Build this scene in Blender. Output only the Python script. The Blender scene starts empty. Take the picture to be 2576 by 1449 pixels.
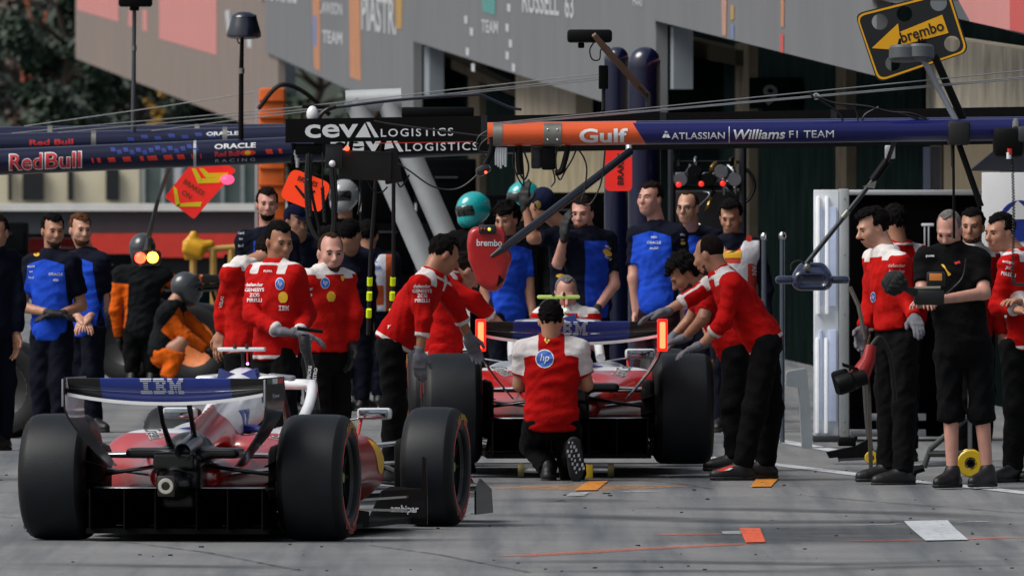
import bpy, bmesh, math, random
import numpy as np
from mathutils import Vector, Matrix
from mathutils.bvhtree import BVHTree

# ---------------------------------------------------------------- camera, world, sun, exposure
SC = bpy.context.scene
COL = SC.collection
IMW, IMH = 2576.0, 1449.0          # pixel frame used for measuring the photograph
LENS = 600.0
F = LENS / 36.0 * IMW              # focal length in those pixels
CAMZ, YH = 2.4, 300.0              # camera height, horizon row
cam_d = bpy.data.cameras.new("camera")
cam_d.lens = LENS; cam_d.sensor_width = 36.0
cam_d.clip_start = 1.0; cam_d.clip_end = 3000.0
cam_d.dof.use_dof = True
cam_d.dof.focus_distance = 104.0
cam_d.dof.aperture_fstop = 16.0
cam = bpy.data.objects.new("camera", cam_d); COL.objects.link(cam)
cam.location = (0, 0, CAMZ)
cam.rotation_euler = (math.radians(90) - math.atan((IMH / 2 - YH) / F), 0, 0)
SC.camera = cam

SUN_EL, SUN_AZ = math.radians(52), math.radians(-112)     # azimuth from +Y towards +X: left and behind the camera
w = bpy.data.worlds.new("World"); SC.world = w; w.use_nodes = True
nt = w.node_tree
sky = nt.nodes.new("ShaderNodeTexSky"); sky.sky_type = 'NISHITA'; sky.sun_disc = False
sky.sun_elevation = SUN_EL; sky.sun_rotation = SUN_AZ % (2 * math.pi)
sky.air_density = 1.0; sky.dust_density = 4.0
hs = nt.nodes.new("ShaderNodeHueSaturation"); hs.inputs['Saturation'].default_value = 0.45
nt.links.new(sky.outputs[0], hs.inputs['Color'])
bg = nt.nodes["Background"]; bg.inputs[1].default_value = 0.105
nt.links.new(hs.outputs[0], bg.inputs[0])
sun_d = bpy.data.lights.new("sun", 'SUN'); sun_d.energy = 2.5; sun_d.angle = math.radians(34)
sun_d.color = (1.0, 0.96, 0.9)
sun = bpy.data.objects.new("sun", sun_d); COL.objects.link(sun)
sd = Vector((math.sin(SUN_AZ) * math.cos(SUN_EL), math.cos(SUN_AZ) * math.cos(SUN_EL), math.sin(SUN_EL)))
sun.rotation_euler = sd.to_track_quat('Z', 'Y').to_euler()
sun.location = (0, 60, 40)
SC.view_settings.view_transform = 'Standard'
SC.view_settings.look = 'None'
SC.view_settings.exposure = 0.08
SC.view_settings.gamma = 1.0
SC.view_settings.use_curve_mapping = False
SC.cycles.use_denoising = True
SC.cycles.max_bounces = 6
SC.cycles.diffuse_bounces = 3
SC.cycles.transparent_max_bounces = 8

# ---------------------------------------------------------------- measuring helpers
def gz(y):                          # ground height: the working apron lies a little above the fast lane
    t = min(1.0, max(0.0, (y - 99.0) / 10.5))
    return 0.086 * t * t * (3 - 2 * t)
def P(x, y, Y):                     # pixel at a known distance
    return Vector(((x - IMW / 2) * Y / F, Y, CAMZ - (y - YH) * Y / F))
def G(x, y):                        # pixel on the ground
    Y = 100.0
    for _ in range(30):
        Y = (CAMZ - gz(Y)) * F / (y - YH)
    return Vector(((x - IMW / 2) * Y / F, Y, gz(Y)))
def YS(s):                          # distance at which one metre is s pixels
    return F / s

# ---------------------------------------------------------------- materials
MATS = {}
def lin(h):
    h = h.lstrip('#')
    o = []
    for i in (0, 2, 4):
        c = int(h[i:i + 2], 16) / 255.0
        o.append(c / 12.92 if c <= 0.04045 else ((c + 0.055) / 1.055) ** 2.4)
    return tuple(o)
def M(name, col=(.5, .5, .5), rough=.6, metal=0., coat=0., var=.12, scale=6., bump=0., bscale=60., emit=None, estr=0.,
      col2=None, attr=None, alpha=None, spec=.5, trans=0., soft=.0, coatior=1.5, coatr=.06):
    """procedural material: base colour with noise variation; a second colour where the mesh attribute is above 0"""
    if name in MATS: return MATS[name]
    if isinstance(col, str): col = lin(col)
    if isinstance(col2, str): col2 = lin(col2)
    m = bpy.data.materials.new(name); m.use_nodes = True
    nt = m.node_tree; N = nt.nodes; L = nt.links
    b = N["Principled BSDF"]
    tc = N.new("ShaderNodeTexCoord")
    nz = N.new("ShaderNodeTexNoise"); nz.inputs['Scale'].default_value = scale; nz.inputs['Detail'].default_value = 5
    L.new(tc.outputs['Object'], nz.inputs['Vector'])
    mr = N.new("ShaderNodeMapRange"); mr.inputs[1].default_value = .3; mr.inputs[2].default_value = .7
    mr.inputs[3].default_value = 1 - var; mr.inputs[4].default_value = 1 + var
    L.new(nz.outputs[0], mr.inputs[0])
    mx = N.new("ShaderNodeMix"); mx.data_type = 'RGBA'; mx.blend_type = 'MULTIPLY'; mx.inputs[0].default_value = 1
    mx.inputs[6].default_value = (*col, 1)
    if attr:
        at = N.new("ShaderNodeAttribute"); at.attribute_name = attr
        st = N.new("ShaderNodeMapRange"); st.inputs[1].default_value = -.0015 - soft; st.inputs[2].default_value = .0015 + soft
        L.new(at.outputs['Fac'], st.inputs[0])
        m2 = N.new("ShaderNodeMix"); m2.data_type = 'RGBA'
        m2.inputs[6].default_value = (*col, 1); m2.inputs[7].default_value = (*col2, 1)
        L.new(st.outputs[0], m2.inputs[0]); L.new(m2.outputs[2], mx.inputs[6])
    L.new(mr.outputs[0], mx.inputs[7])
    L.new(mx.outputs[2], b.inputs['Base Color'])
    b.inputs['Roughness'].default_value = rough
    b.inputs['Metallic'].default_value = metal
    b.inputs['Specular IOR Level'].default_value = spec
    b.inputs['Coat Weight'].default_value = coat
    b.inputs['Coat Roughness'].default_value = coatr; b.inputs['Coat IOR'].default_value = coatior
    b.inputs['Transmission Weight'].default_value = trans
    if bump:
        n2 = N.new("ShaderNodeTexNoise"); n2.inputs['Scale'].default_value = bscale; n2.inputs['Detail'].default_value = 6
        L.new(tc.outputs['Object'], n2.inputs['Vector'])
        bp = N.new("ShaderNodeBump"); bp.inputs['Strength'].default_value = bump; bp.inputs['Distance'].default_value = .02
        L.new(n2.outputs[0], bp.inputs['Height']); L.new(bp.outputs[0], b.inputs['Normal'])
    if emit:
        if isinstance(emit, str): emit = lin(emit)
        b.inputs['Emission Color'].default_value = (*emit, 1); b.inputs['Emission Strength'].default_value = estr
    if alpha is not None: b.inputs['Alpha'].default_value = alpha
    MATS[name] = m
    return m

# ---------------------------------------------------------------- objects
ORG = {}
def thing(name, label, cat, loc=(0, 0, 0), group=None, kind=None):
    o = bpy.data.objects.new(name, None); COL.objects.link(o)
    o.empty_display_size = .1
    o.location = loc; ORG[o] = Vector(loc)
    if label: o['label'] = label
    if cat: o['category'] = cat
    if group: o['group'] = group
    if kind: o['kind'] = kind
    return o
def tag(o, label=None, cat=None, group=None, kind=None):
    if label: o['label'] = label
    if cat: o['category'] = cat
    if group: o['group'] = group
    if kind: o['kind'] = kind
    return o
def link(name, me, parent=None, org=None):
    o = bpy.data.objects.new(name, me); COL.objects.link(o)
    if parent is not None:
        o.parent = parent; ORG[o] = ORG[parent]
    else:
        o.location = org or (0, 0, 0); ORG[o] = Vector(org or (0, 0, 0))
    return o
def rawmesh(name, v, quads, mat, parent=None, org=None, attrs=None, smooth=True):
    """numpy vertices (world) and quads/tris arrays to an object"""
    base = ORG[parent] if parent is not None else Vector(org or (0, 0, 0))
    v = np.asarray(v, np.float32) - np.array(base, np.float32)
    me = bpy.data.meshes.new(name)
    k = quads.shape[1]
    me.vertices.add(len(v)); me.vertices.foreach_set('co', v.ravel())
    me.loops.add(quads.size); me.loops.foreach_set('vertex_index', quads.astype(np.int32).ravel())
    me.polygons.add(len(quads))
    me.polygons.foreach_set('loop_start', np.arange(0, quads.size, k, dtype=np.int32))
    me.polygons.foreach_set('loop_total', np.full(len(quads), k, np.int32))
    me.polygons.foreach_set('use_smooth', np.full(len(quads), smooth))
    for nme, a in (attrs or {}).items():
        at = me.attributes.new(nme, 'FLOAT', 'POINT'); at.data.foreach_set('value', np.asarray(a, np.float32))
    me.update(calc_edges=True); me.validate()
    for m in (mat if isinstance(mat, (list, tuple)) else [mat]): me.materials.append(m)
    return link(name, me, parent, org)

def basis(d, up=(0, 0, 1)):
    d = Vector(d).normalized(); u = Vector(up)
    if abs(d.dot(u)) > .98: u = Vector((0, 1, 0))
    a = d.cross(u).normalized(); b = a.cross(d).normalized()
    return a, d, b
class MB:
    def __init__(s): s.v = []; s.f = []; s.m = []
    def add(s, vs, fs, m=0):
        o = len(s.v); s.v += [Vector(p) for p in vs]; s.f += [[i + o for i in f] for f in fs]; s.m += [m] * len(fs)
        return s
    def box(s, c, half, R=None, m=0, ch=0.0):
        c = Vector(c); hx, hy, hz = half
        if ch <= 0:
            vs = [Vector((x * hx, y * hy, z * hz)) for x in (-1, 1) for y in (-1, 1) for z in (-1, 1)]
            fs = [(0, 1, 3, 2), (4, 6, 7, 5), (0, 4, 5, 1), (2, 3, 7, 6), (0, 2, 6, 4), (1, 5, 7, 3)]
        else:
            bm = bmesh.new(); bmesh.ops.create_cube(bm, size=2)
            for v in bm.verts: v.co = Vector((v.co.x * hx, v.co.y * hy, v.co.z * hz))
            bmesh.ops.bevel(bm, geom=list(bm.edges), offset=min(ch, .95 * min(half)), segments=2, affect='EDGES', profile=.5)
            bm.verts.index_update()
            vs = [v.co.copy() for v in bm.verts]; fs = [[v.index for v in f.verts] for f in bm.faces]; bm.free()
        if R is not None: vs = [R @ v for v in vs]
        return s.add([v + c for v in vs], fs, m)
    def tube(s, pts, r, n=8, caps=True, m=0):
        pts = [Vector(p) for p in pts]; rs = r if isinstance(r, (list, tuple)) else [r] * len(pts)
        vs = []; prev = None
        for i, p in enumerate(pts):
            d = (pts[min(i + 1, len(pts) - 1)] - pts[max(i - 1, 0)]).normalized()
            if prev is None:
                a, _, b = basis(d)
            else:
                a = (prev - d * prev.dot(d)).normalized(); b = a.cross(d)
            prev = a
            for k in range(n):
                t = 2 * math.pi * k / n
                vs.append(p + (a * math.cos(t) + b * math.sin(t)) * rs[i])
        fs = []
        for i in range(len(pts) - 1):
            for k in range(n):
                k2 = (k + 1) % n
                fs.append((i * n + k, i * n + k2, (i + 1) * n + k2, (i + 1) * n + k))
        if caps:
            fs.append(tuple(range(n - 1, -1, -1))); fs.append(tuple((len(pts) - 1) * n + k for k in range(n)))
        return s.add(vs, fs, m)
    def lathe(s, prof, c, axis=(0, 0, 1), n=32, m=0, a0=0., a1=None):
        a, d, b = basis(axis); c = Vector(c); full = a1 is None
        if full: a1 = 2 * math.pi
        cnt = n if full else n + 1
        vs = []
        for k in range(cnt):
            t = a0 + (a1 - a0) * k / n
            q = a * math.cos(t) + b * math.sin(t)
            for (r, z) in prof: vs.append(c + q * r + d * z)
        L = len(prof); fs = []
        for k in range(n):
            k2 = (k + 1) % cnt
            for j in range(L - 1):
                fs.append((k * L + j, k2 * L + j, k2 * L + j + 1, k * L + j + 1))
        return s.add(vs, fs, m)
    def ball(s, c, r, n=12, m=0, R=None):
        r = (r, r, r) if not isinstance(r, (list, tuple)) else r
        c = Vector(c); vs = []; fs = []; h = n // 2
        for i in range(h + 1):
            th = math.pi * i / h
            for k in range(n):
                ph = 2 * math.pi * k / n
                q = Vector((r[0] * math.sin(th) * math.cos(ph), r[1] * math.sin(th) * math.sin(ph), r[2] * math.cos(th)))
                vs.append(c + (R @ q if R is not None else q))
        for i in range(h):
            for k in range(n):
                k2 = (k + 1) % n
                fs.append((i * n + k, (i + 1) * n + k, (i + 1) * n + k2, i * n + k2))
        return s.add(vs, fs, m)
    def prism(s, poly, off, m=0):
        """extrude a 3D polygon by a vector"""
        poly = [Vector(p) for p in poly]; off = Vector(off); n = len(poly)
        fs = [tuple(range(n)), tuple(range(2 * n - 1, n - 1, -1))]
        fs += [((i + 1) % n, i, n + i, n + (i + 1) % n) for i in range(n)]
        return s.add(poly + [p + off for p in poly], fs, m)
    def grid(s, rows, m=0, closed=False):
        """rows of points joined as a sheet"""
        n = len(rows[0]); vs = [p for r in rows for p in r]; fs = []
        for i in range(len(rows) - 1):
            for k in range(n if closed else n - 1):
                k2 = (k + 1) % n
                fs.append((i * n + k, i * n + k2, (i + 1) * n + k2, (i + 1) * n + k))
        return s.add(vs, fs, m)
    def build(s, name, mat, parent=None, org=None, smooth=30, fix=False):
        base = ORG[parent] if parent is not None else Vector(org or (0, 0, 0))
        me = bpy.data.meshes.new(name)
        me.from_pydata([tuple(p - base) for p in s.v], [], s.f)
        mats = mat if isinstance(mat, (list, tuple)) else [mat]
        for m in mats: me.materials.append(m)
        if len(mats) > 1: me.polygons.foreach_set('material_index', s.m)
        if fix:
            bm = bmesh.new(); bm.from_mesh(me); bmesh.ops.recalc_face_normals(bm, faces=bm.faces); bm.to_mesh(me); bm.free()
        if smooth:
            me.polygons.foreach_set('use_smooth', [True] * len(me.polygons))
            me.update(); me.set_sharp_from_angle(angle=math.radians(smooth))
        me.validate(); me.update()
        return link(name, me, parent, org)
def one(fn, name, mat, parent=None, org=None, smooth=30, fix=False):
    b = MB(); fn(b); return b.build(name, mat, parent, org, smooth, fix)

# ---------------------------------------------------------------- smooth solids: distance fields turned into meshes
class SDF:
    def __init__(s, lo, hi, h):
        s.lo = np.array(lo, np.float32); s.h = h
        n = np.ceil((np.array(hi) - s.lo) / h).astype(int) + 2
        s.n = n; s.v = np.full(tuple(n), .5, np.float32)
        s.ax = [(s.lo[i] + h * np.arange(n[i])).astype(np.float32) for i in range(3)]
    def sl(s, lo, hi):
        o = []
        for i in range(3):
            a = int(max(0, math.floor((lo[i] - s.lo[i]) / s.h))); b = int(min(s.n[i], math.ceil((hi[i] - s.lo[i]) / s.h) + 1))
            if b <= a: return None
            o.append(slice(a, b))
        return tuple(o)
    def pts(s, sl):
        return np.meshgrid(*[s.ax[i][sl[i]] for i in range(3)], indexing='ij', sparse=True)
    def put(s, sl, d, k, op):
        c = s.v[sl]
        if op == 'sub':
            d = -d; h = np.maximum(k - np.abs(c - d), 0) / max(k, 1e-6); s.v[sl] = np.maximum(c, d) + h * h * k / 4
        else:
            h = np.maximum(k - np.abs(c - d), 0) / max(k, 1e-6); s.v[sl] = np.minimum(c, d) - h * h * k / 4
    def cone(s, a, b, ra, rb, k=.02, op='add', cut=None, flat=None):
        a = np.array(a, np.float32); b = np.array(b, np.float32); r = max(ra, rb) + k + 3 * s.h
        sl = s.sl(np.minimum(a, b) - r, np.maximum(a, b) + r)
        if sl is None: return s
        X, Y, Z = s.pts(sl); d = b - a; L2 = float(d @ d) + 1e-9
        t = ((X - a[0]) * d[0] + (Y - a[1]) * d[1] + (Z - a[2]) * d[2]) / L2
        tc = np.clip(t, 0, 1)
        q = np.sqrt((X - a[0] - d[0] * tc) ** 2 + (Y - a[1] - d[1] * tc) ** 2 + (Z - a[2] - d[2] * tc) ** 2) - (ra + (rb - ra) * tc)
        if cut is not None: q = np.maximum(q, (t - cut) * math.sqrt(L2))
        s.put(sl, q, k, op); return s
    def ell(s, c, r, R=None, k=.02, op='add'):
        c = np.array(c, np.float32); m = max(r) + k + 3 * s.h
        sl = s.sl(c - m, c + m)
        if sl is None: return s
        X, Y, Z = s.pts(sl); x, y, z = X - c[0], Y - c[1], Z - c[2]
        if R is not None:          # columns of R are the axes of the ellipsoid
            R = np.array(R, np.float32)
            x, y, z = [x * R[0, i] + y * R[1, i] + z * R[2, i] for i in range(3)]
        q = np.sqrt((x / r[0]) ** 2 + (y / r[1]) ** 2 + (z / r[2]) ** 2)
        q2 = np.sqrt((x / r[0] ** 2) ** 2 + (y / r[1] ** 2) ** 2 + (z / r[2] ** 2) ** 2) + 1e-6
        s.put(sl, q * (q - 1) / q2, k, op); return s
    def box(s, c, half, R=None, r=.01, k=.02, op='add'):
        c = np.array(c, np.float32); m = float(np.linalg.norm(half)) + k + 3 * s.h
        sl = s.sl(c - m, c + m)
        if sl is None: return s
        X, Y, Z = s.pts(sl); x, y, z = X - c[0], Y - c[1], Z - c[2]
        if R is not None:
            R = np.array(R, np.float32)
            x, y, z = [x * R[0, i] + y * R[1, i] + z * R[2, i] for i in range(3)]
        x, y, z = np.abs(x) - half[0] + r, np.abs(y) - half[1] + r, np.abs(z) - half[2] + r
        q = np.sqrt(np.maximum(x, 0) ** 2 + np.maximum(y, 0) ** 2 + np.maximum(z, 0) ** 2) + np.minimum(np.maximum(np.maximum(x, y), z), 0) - r
        s.put(sl, q, k, op); return s
    def clip(s, p, n):                # keep the side opposite to n
        X, Y, Z = s.pts((slice(None),) * 3); p = np.array(p); n = np.array(n, float); n /= np.linalg.norm(n)
        s.v = np.maximum(s.v, (X - p[0]) * n[0] + (Y - p[1]) * n[1] + (Z - p[2]) * n[2]).astype(np.float32); return s
    def mesh(s):
        v = s.v.copy()
        for i in range(3):
            q = [slice(None)] * 3
            for e in (0, -1):
                q[i] = e; v[tuple(q)] = np.maximum(v[tuple(q)], s.h * .5)
        sg = v < 0
        cnt = np.zeros(tuple(s.n - 1), np.int8)
        offs = [(i, j, k) for i in (0, 1) for j in (0, 1) for k in (0, 1)]
        for o in offs: cnt += sg[o[0]:s.n[0] - 1 + o[0], o[1]:s.n[1] - 1 + o[1], o[2]:s.n[2] - 1 + o[2]]
        act = (cnt > 0) & (cnt < 8); idx = np.argwhere(act)
        if len(idx) == 0: return np.zeros((0, 3)), np.zeros((0, 4), int)
        cid = np.full(act.shape, -1, np.int32); cid[act] = np.arange(len(idx))
        cv = np.stack([v[idx[:, 0] + o[0], idx[:, 1] + o[1], idx[:, 2] + o[2]] for o in offs], 1)
        acc = np.zeros((len(idx), 3), np.float32); num = np.zeros(len(idx), np.float32)
        O = np.array(offs, np.float32)
        for a in range(8):
            for b in range(a + 1, 8):
                if abs(O[a] - O[b]).sum() != 1: continue
                va, vb = cv[:, a], cv[:, b]; c = (va < 0) != (vb < 0)
                t = np.where(c, va / np.where(va - vb == 0, 1, va - vb), 0)
                acc += c[:, None] * (O[a] + t[:, None] * (O[b] - O[a])); num += c
        V = (idx + acc / num[:, None]) * s.h + s.lo
        Q = []
        for ax in range(3):
            q = [slice(None)] * 3; q2 = [slice(None)] * 3; q[ax] = slice(0, -1); q2[ax] = slice(1, None)
            ch = np.argwhere(sg[tuple(q)] != sg[tuple(q2)])
            u, w2 = (ax + 1) % 3, (ax + 2) % 3
            ok = (ch[:, u] > 0) & (ch[:, w2] > 0) & (ch[:, u] < s.n[u] - 1) & (ch[:, w2] < s.n[w2] - 1); ch = ch[ok]
            if len(ch) == 0: continue
            flip = sg[tuple(ch.T)]
            cs = []
            for du, dw in ((1, 1), (0, 1), (0, 0), (1, 0)):
                e = ch.copy(); e[:, u] -= du; e[:, w2] -= dw; cs.append(cid[tuple(e.T)])
            qd = np.stack(cs, 1); qd[~flip] = qd[~flip][:, ::-1]
            Q.append(qd)
        Q = np.concatenate(Q); Q = Q[(Q >= 0).all(1)]
        return V.astype(np.float32), Q
def vnorm(V, Q):
    n = np.cross(V[Q[:, 2]] - V[Q[:, 0]], V[Q[:, 3]] - V[Q[:, 1]])
    o = np.zeros_like(V)
    for i in range(4): np.add.at(o, Q[:, i], n)
    return o / (np.linalg.norm(o, axis=1, keepdims=True) + 1e-9)
def smoothv(V, Q, it=1):
    for _ in range(it):
        c = V[Q].mean(1); o = np.zeros_like(V); k = np.zeros(len(V), np.float32)
        for i in range(4): np.add.at(o, Q[:, i], c); np.add.at(k, Q[:, i], 1)
        V = o / np.maximum(k, 1)[:, None]
    return V
def ripple(V, Q, amp, freq, seed, stretch=(1, 1, 1)):
    """cloth folds: a few crossing waves along the normals"""
    rng = np.random.default_rng(seed); N = vnorm(V, Q); d = np.zeros(len(V), np.float32)
    for i in range(6):
        w = rng.normal(size=3) * np.array(stretch); w *= freq * (0.6 + 1.0 * rng.random()) / np.linalg.norm(w)
        a_ = np.sin(V @ w + rng.random() * 6.28 + 1.5 * np.sin(V @ (rng.normal(size=3) * freq * .3)))
        d += a_ if i % 2 else 1.2 - 2.2 * np.abs(a_)
    return V + N * (d * amp / 2.4)[:, None]

# ---------------------------------------------------------------- lettering and printed shapes
TXT = {}
def text2d(sx, bold=0., shear=0., sp=1.):
    key = (sx, bold, shear, sp)
    if key in TXT: return TXT[key]
    cu = bpy.data.curves.new('lettering', 'FONT'); cu.body = sx; cu.size = 1; cu.offset = bold; cu.shear = shear
    cu.space_character = sp; cu.resolution_u = 3; cu.align_x = 'CENTER'
    ob = bpy.data.objects.new('lettering', cu); COL.objects.link(ob)
    dg = bpy.context.evaluated_depsgraph_get(); me = ob.evaluated_get(dg).to_mesh()
    v = np.array([(p.co.x, p.co.y) for p in me.vertices]); f = [tuple(p.vertices) for p in me.polygons]
    ob.evaluated_get(dg).to_mesh_clear(); bpy.data.objects.remove(ob); bpy.data.curves.remove(cu)
    y0, y1 = v[:, 1].min(), v[:, 1].max(); bm = bmesh.new()
    bv = [bm.verts.new((x, y, 0)) for x, y in v]
    for p in f:
        try: bm.faces.new([bv[i] for i in p])
        except ValueError: pass
    for k in range(1, 8):          # cut into bands so that the print can follow curved surfaces
        bmesh.ops.bisect_plane(bm, geom=list(bm.verts) + list(bm.edges) + list(bm.faces), plane_co=(0, y0 + (y1 - y0) * k / 8, 0), plane_no=(0, 1, 0))
    x0, x1 = v[:, 0].min(), v[:, 0].max(); nx = min(40, int((x1 - x0) / .22))
    for k in range(1, nx): bmesh.ops.bisect_plane(bm, geom=list(bm.verts) + list(bm.edges) + list(bm.faces), plane_co=(x0 + (x1 - x0) * k / nx, 0, 0), plane_no=(1, 0, 0))
    bm.verts.index_update(); v = np.array([(p.co.x, p.co.y) for p in bm.verts]); f = [tuple(p.index for p in q.verts) for q in bm.faces]; bm.free()
    v -= (v.min(0) + v.max(0)) / 2
    v /= (v[:, 1].max() - v[:, 1].min())
    TXT[key] = (v, f); return v, f
def letters(sx, c, ux, uy, h, mat, parent, width=None, bold=.0, shear=0., sp=1., name='lettering', lift=None, bend=None):
    v, f = text2d(sx, bold, shear, sp); v = v * h
    if width: v = v * np.array([width / (v[:, 0].max() - v[:, 0].min()), 1])
    ux = Vector(ux).normalized(); uy = Vector(uy).normalized(); c = Vector(c)
    b = MB(); b.add([c + ux * x + uy * y + (bend(x, y) if bend else Vector()) for x, y in v], f)
    return b.build(name, mat, parent, smooth=0)
def rings2d(pts, n=4):
    pts = np.array(pts, float); c = pts.mean(0); m = len(pts)
    v = np.vstack([c + (pts - c) * (k / n) for k in range(n, 0, -1)] + [c]); f = []
    for k in range(n - 1):
        f += [(k * m + i, k * m + (i + 1) % m, (k + 1) * m + (i + 1) % m, (k + 1) * m + i) for i in range(m)]
    return v, f + [((n - 1) * m + i, (n - 1) * m + (i + 1) % m, n * m) for i in range(m)]
def ellipse2d(rx, ry, n=20):
    return rings2d([(rx * math.cos(6.2832 * i / n), ry * math.sin(6.2832 * i / n)) for i in range(n)])
def rect2d(w, h, nx=4, ny=4, skew=0.):
    v = [((i / nx - .5) * w + skew * (j / ny - .5) * h, (j / ny - .5) * h) for j in range(ny + 1) for i in range(nx + 1)]
    f = [(j * (nx + 1) + i, j * (nx + 1) + i + 1, (j + 1) * (nx + 1) + i + 1, (j + 1) * (nx + 1) + i) for j in range(ny) for i in range(nx)]
    return np.array(v), f
def poly2d(pts): return rings2d(pts, 3)
BV = {}
def bvh_of(ob):
    if ob not in BV:
        me = ob.data; o = ORG[ob]
        BV[ob] = BVHTree.FromPolygons([v.co + o for v in me.vertices], [tuple(p.vertices) for p in me.polygons])
    return BV[ob]
def stick(target, shape, px, py, hpx, mat, Y, rot=0., lift=.004, name='lettering', wpx=None, ray=None, norm=True):
    """lay a flat print on a surface: it is centred where the sight line through the pixel meets the surface"""
    v, f = shape; s = Y / F
    v = v * (hpx / (v[:, 1].max() - v[:, 1].min()) if norm else 1.0)
    if wpx: v = v * np.array([wpx / (v[:, 0].max() - v[:, 0].min()), 1])
    ca, sa = math.cos(math.radians(rot)), math.sin(math.radians(rot)); T = bvh_of(target)
    vs = []; last = None
    for x, y in v:
        x, y = x * ca - y * sa, x * sa + y * ca
        p = P(px + x, py - y, Y - 3.0); q = P(px + x, py - y, Y + 3.0)
        hit, n, _, _ = T.ray_cast(p, (q - p).normalized(), 8.0)
        vs.append((p, q, hit))
    hy = [h.y for _, _, h in vs if h is not None]
    if not hy: return None
    md = float(np.median(hy)); out = []
    for p, q, h in vs:
        if h is None or abs(h.y - md) > .12: h = p + (q - p) * ((md - p.y) / (q.y - p.y))
        out.append(h - Vector((0, lift, 0)))
    b = MB(); b.add(out, f)
    return b.build(name, mat, target, smooth=0)
# ================================================================ the place: ground, pit building, hillside
def asphalt_mat():
    m = bpy.data.materials.new("asphalt"); m.use_nodes = True
    nt = m.node_tree; N = nt.nodes; L = nt.links; b = N["Principled BSDF"]
    tc = N.new("ShaderNodeTexCoord")
    def noise(scale, detail=6, rough=.6, vec=None, w=None):
        n = N.new("ShaderNodeTexNoise"); n.inputs['Scale'].default_value = scale; n.inputs['Detail'].default_value = detail
        n.inputs['Roughness'].default_value = rough
        L.new(vec or tc.outputs['Object'], n.inputs['Vector']); return n
    def ramp(src, p0, c0, p1, c1):
        r = N.new("ShaderNodeValToRGB"); e = r.color_ramp.elements
        e[0].position = p0; e[0].color = (*c0, 1); e[1].position = p1; e[1].color = (*c1, 1); L.new(src, r.inputs[0]); return r
    def mul(a, c, f=1.):
        x = N.new("ShaderNodeMix"); x.data_type = 'RGBA'; x.blend_type = 'MULTIPLY'; x.inputs[0].default_value = f
        L.new(a, x.inputs[6]); L.new(c, x.inputs[7]); return x.outputs[2]
    grain = ramp(noise(95, 4, .7).outputs[0], .3, (.102, .107, .114), .72, (.275, .279, .283))
    patch = ramp(noise(.55, 5, .62).outputs[0], .28, (.72, .73, .75), .7, (1.12, 1.1, 1.07))
    # rubber laid down along the lane and across it where cars swing into their boxes
    mp = N.new("ShaderNodeMapping"); mp.inputs['Rotation'].default_value = (0, 0, math.radians(40)); mp.inputs['Scale'].default_value = (3.2, .09, 1)
    L.new(tc.outputs['Object'], mp.inputs['Vector'])
    r1 = ramp(noise(1.3, 4, .55, mp.outputs[0]).outputs[0], .33, (.6, .65, .69), .52, (1, 1, 1))
    mp2 = N.new("ShaderNodeMapping"); mp2.inputs['Rotation'].default_value = (0, 0, math.radians(14)); mp2.inputs['Scale'].default_value = (2.2, .05, 1)
    L.new(tc.outputs['Object'], mp2.inputs['Vector'])
    r2 = ramp(noise(1.1, 3, .5, mp2.outputs[0]).outputs[0], .34, (.7, .74, .77), .5, (1, 1, 1))
    stain = ramp(noise(14, 5, .65).outputs[0], .3, (.72, .73, .75), .6, (1.08, 1.08, 1.07))
    c = mul(mul(mul(mul(grain.outputs[0], patch.outputs[0]), r1.outputs[0]), r2.outputs[0]), stain.outputs[0], .6)
    L.new(c, b.inputs['Base Color']); b.inputs['Roughness'].default_value = .78; b.inputs['Specular IOR Level'].default_value = .35
    bp = N.new("ShaderNodeBump"); bp.inputs['Strength'].default_value = .35; bp.inputs['Distance'].default_value = .004
    L.new(noise(160, 3, .7).outputs[0], bp.inputs['Height']); L.new(bp.outputs[0], b.inputs['Normal'])
    return m
ASPH = asphalt_mat()
ys = [5, 40, 80, 94] + [95 + .5 * i for i in range(0, 36)] + [114, 118, 124, 132, 145, 165, 200, 260, 360, 520, 760, 1500]
xs = [-260, -60, -20, -8] + [-6 + i for i in range(13)] + [8, 20, 60, 260]
b = MB(); b.grid([[Vector((x, y, gz(y))) for x in xs] for y in ys])
ground = b.build('ground', ASPH, smooth=60); tag(ground, kind='structure')

def strip_on_ground(name, pts, widths, mat, lift, wpx=False):
    """a painted or rubbed band through ground points, lying just over the asphalt"""
    rows = []
    for i, p in enumerate(pts):
        a = pts[max(i - 1, 0)]; c = pts[min(i + 1, len(pts) - 1)]
        d = (c - a); d.z = 0; d.normalize(); n = Vector((d.y, -d.x, 0))
        wv = widths[i] if isinstance(widths, list) else widths
        r = []
        for k in range(5):
            q = p + n * (k / 4 - .5) * wv; q.z = gz(q.y) + lift; r.append(q)
        rows.append(r)
    b = MB(); b.grid(rows)
    o = b.build(name, mat, ground, smooth=60); n = len(rows)
    at = o.data.attributes.new('fade', 'FLOAT', 'POINT')
    at.data.foreach_set('value', [(.0, .55, .8, .55, .0)[k] * min(1., i / 6., (n - 1 - i) / 6.) for i in range(n) for k in range(5)])
    return o
def dense(pts, n=14):
    out = []
    for i in range(len(pts) - 1):
        for k in range(n): out.append(pts[i].lerp(pts[i + 1], k / n))
    return out + [pts[-1]]
def quad_px(name, pts, mat, lift):
    q = [G(*p) for p in pts]; rows = []
    n = 8
    for j in range(n + 1):
        a = q[0].lerp(q[3], j / n); c = q[1].lerp(q[2], j / n); r = []
        for k in range(n + 1):
            e = a.lerp(c, k / n); e.z = gz(e.y) + lift; r.append(e)
        rows.append(r)
    b = MB(); b.grid(rows)
    return b.build(name, mat, ground, smooth=60)
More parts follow.
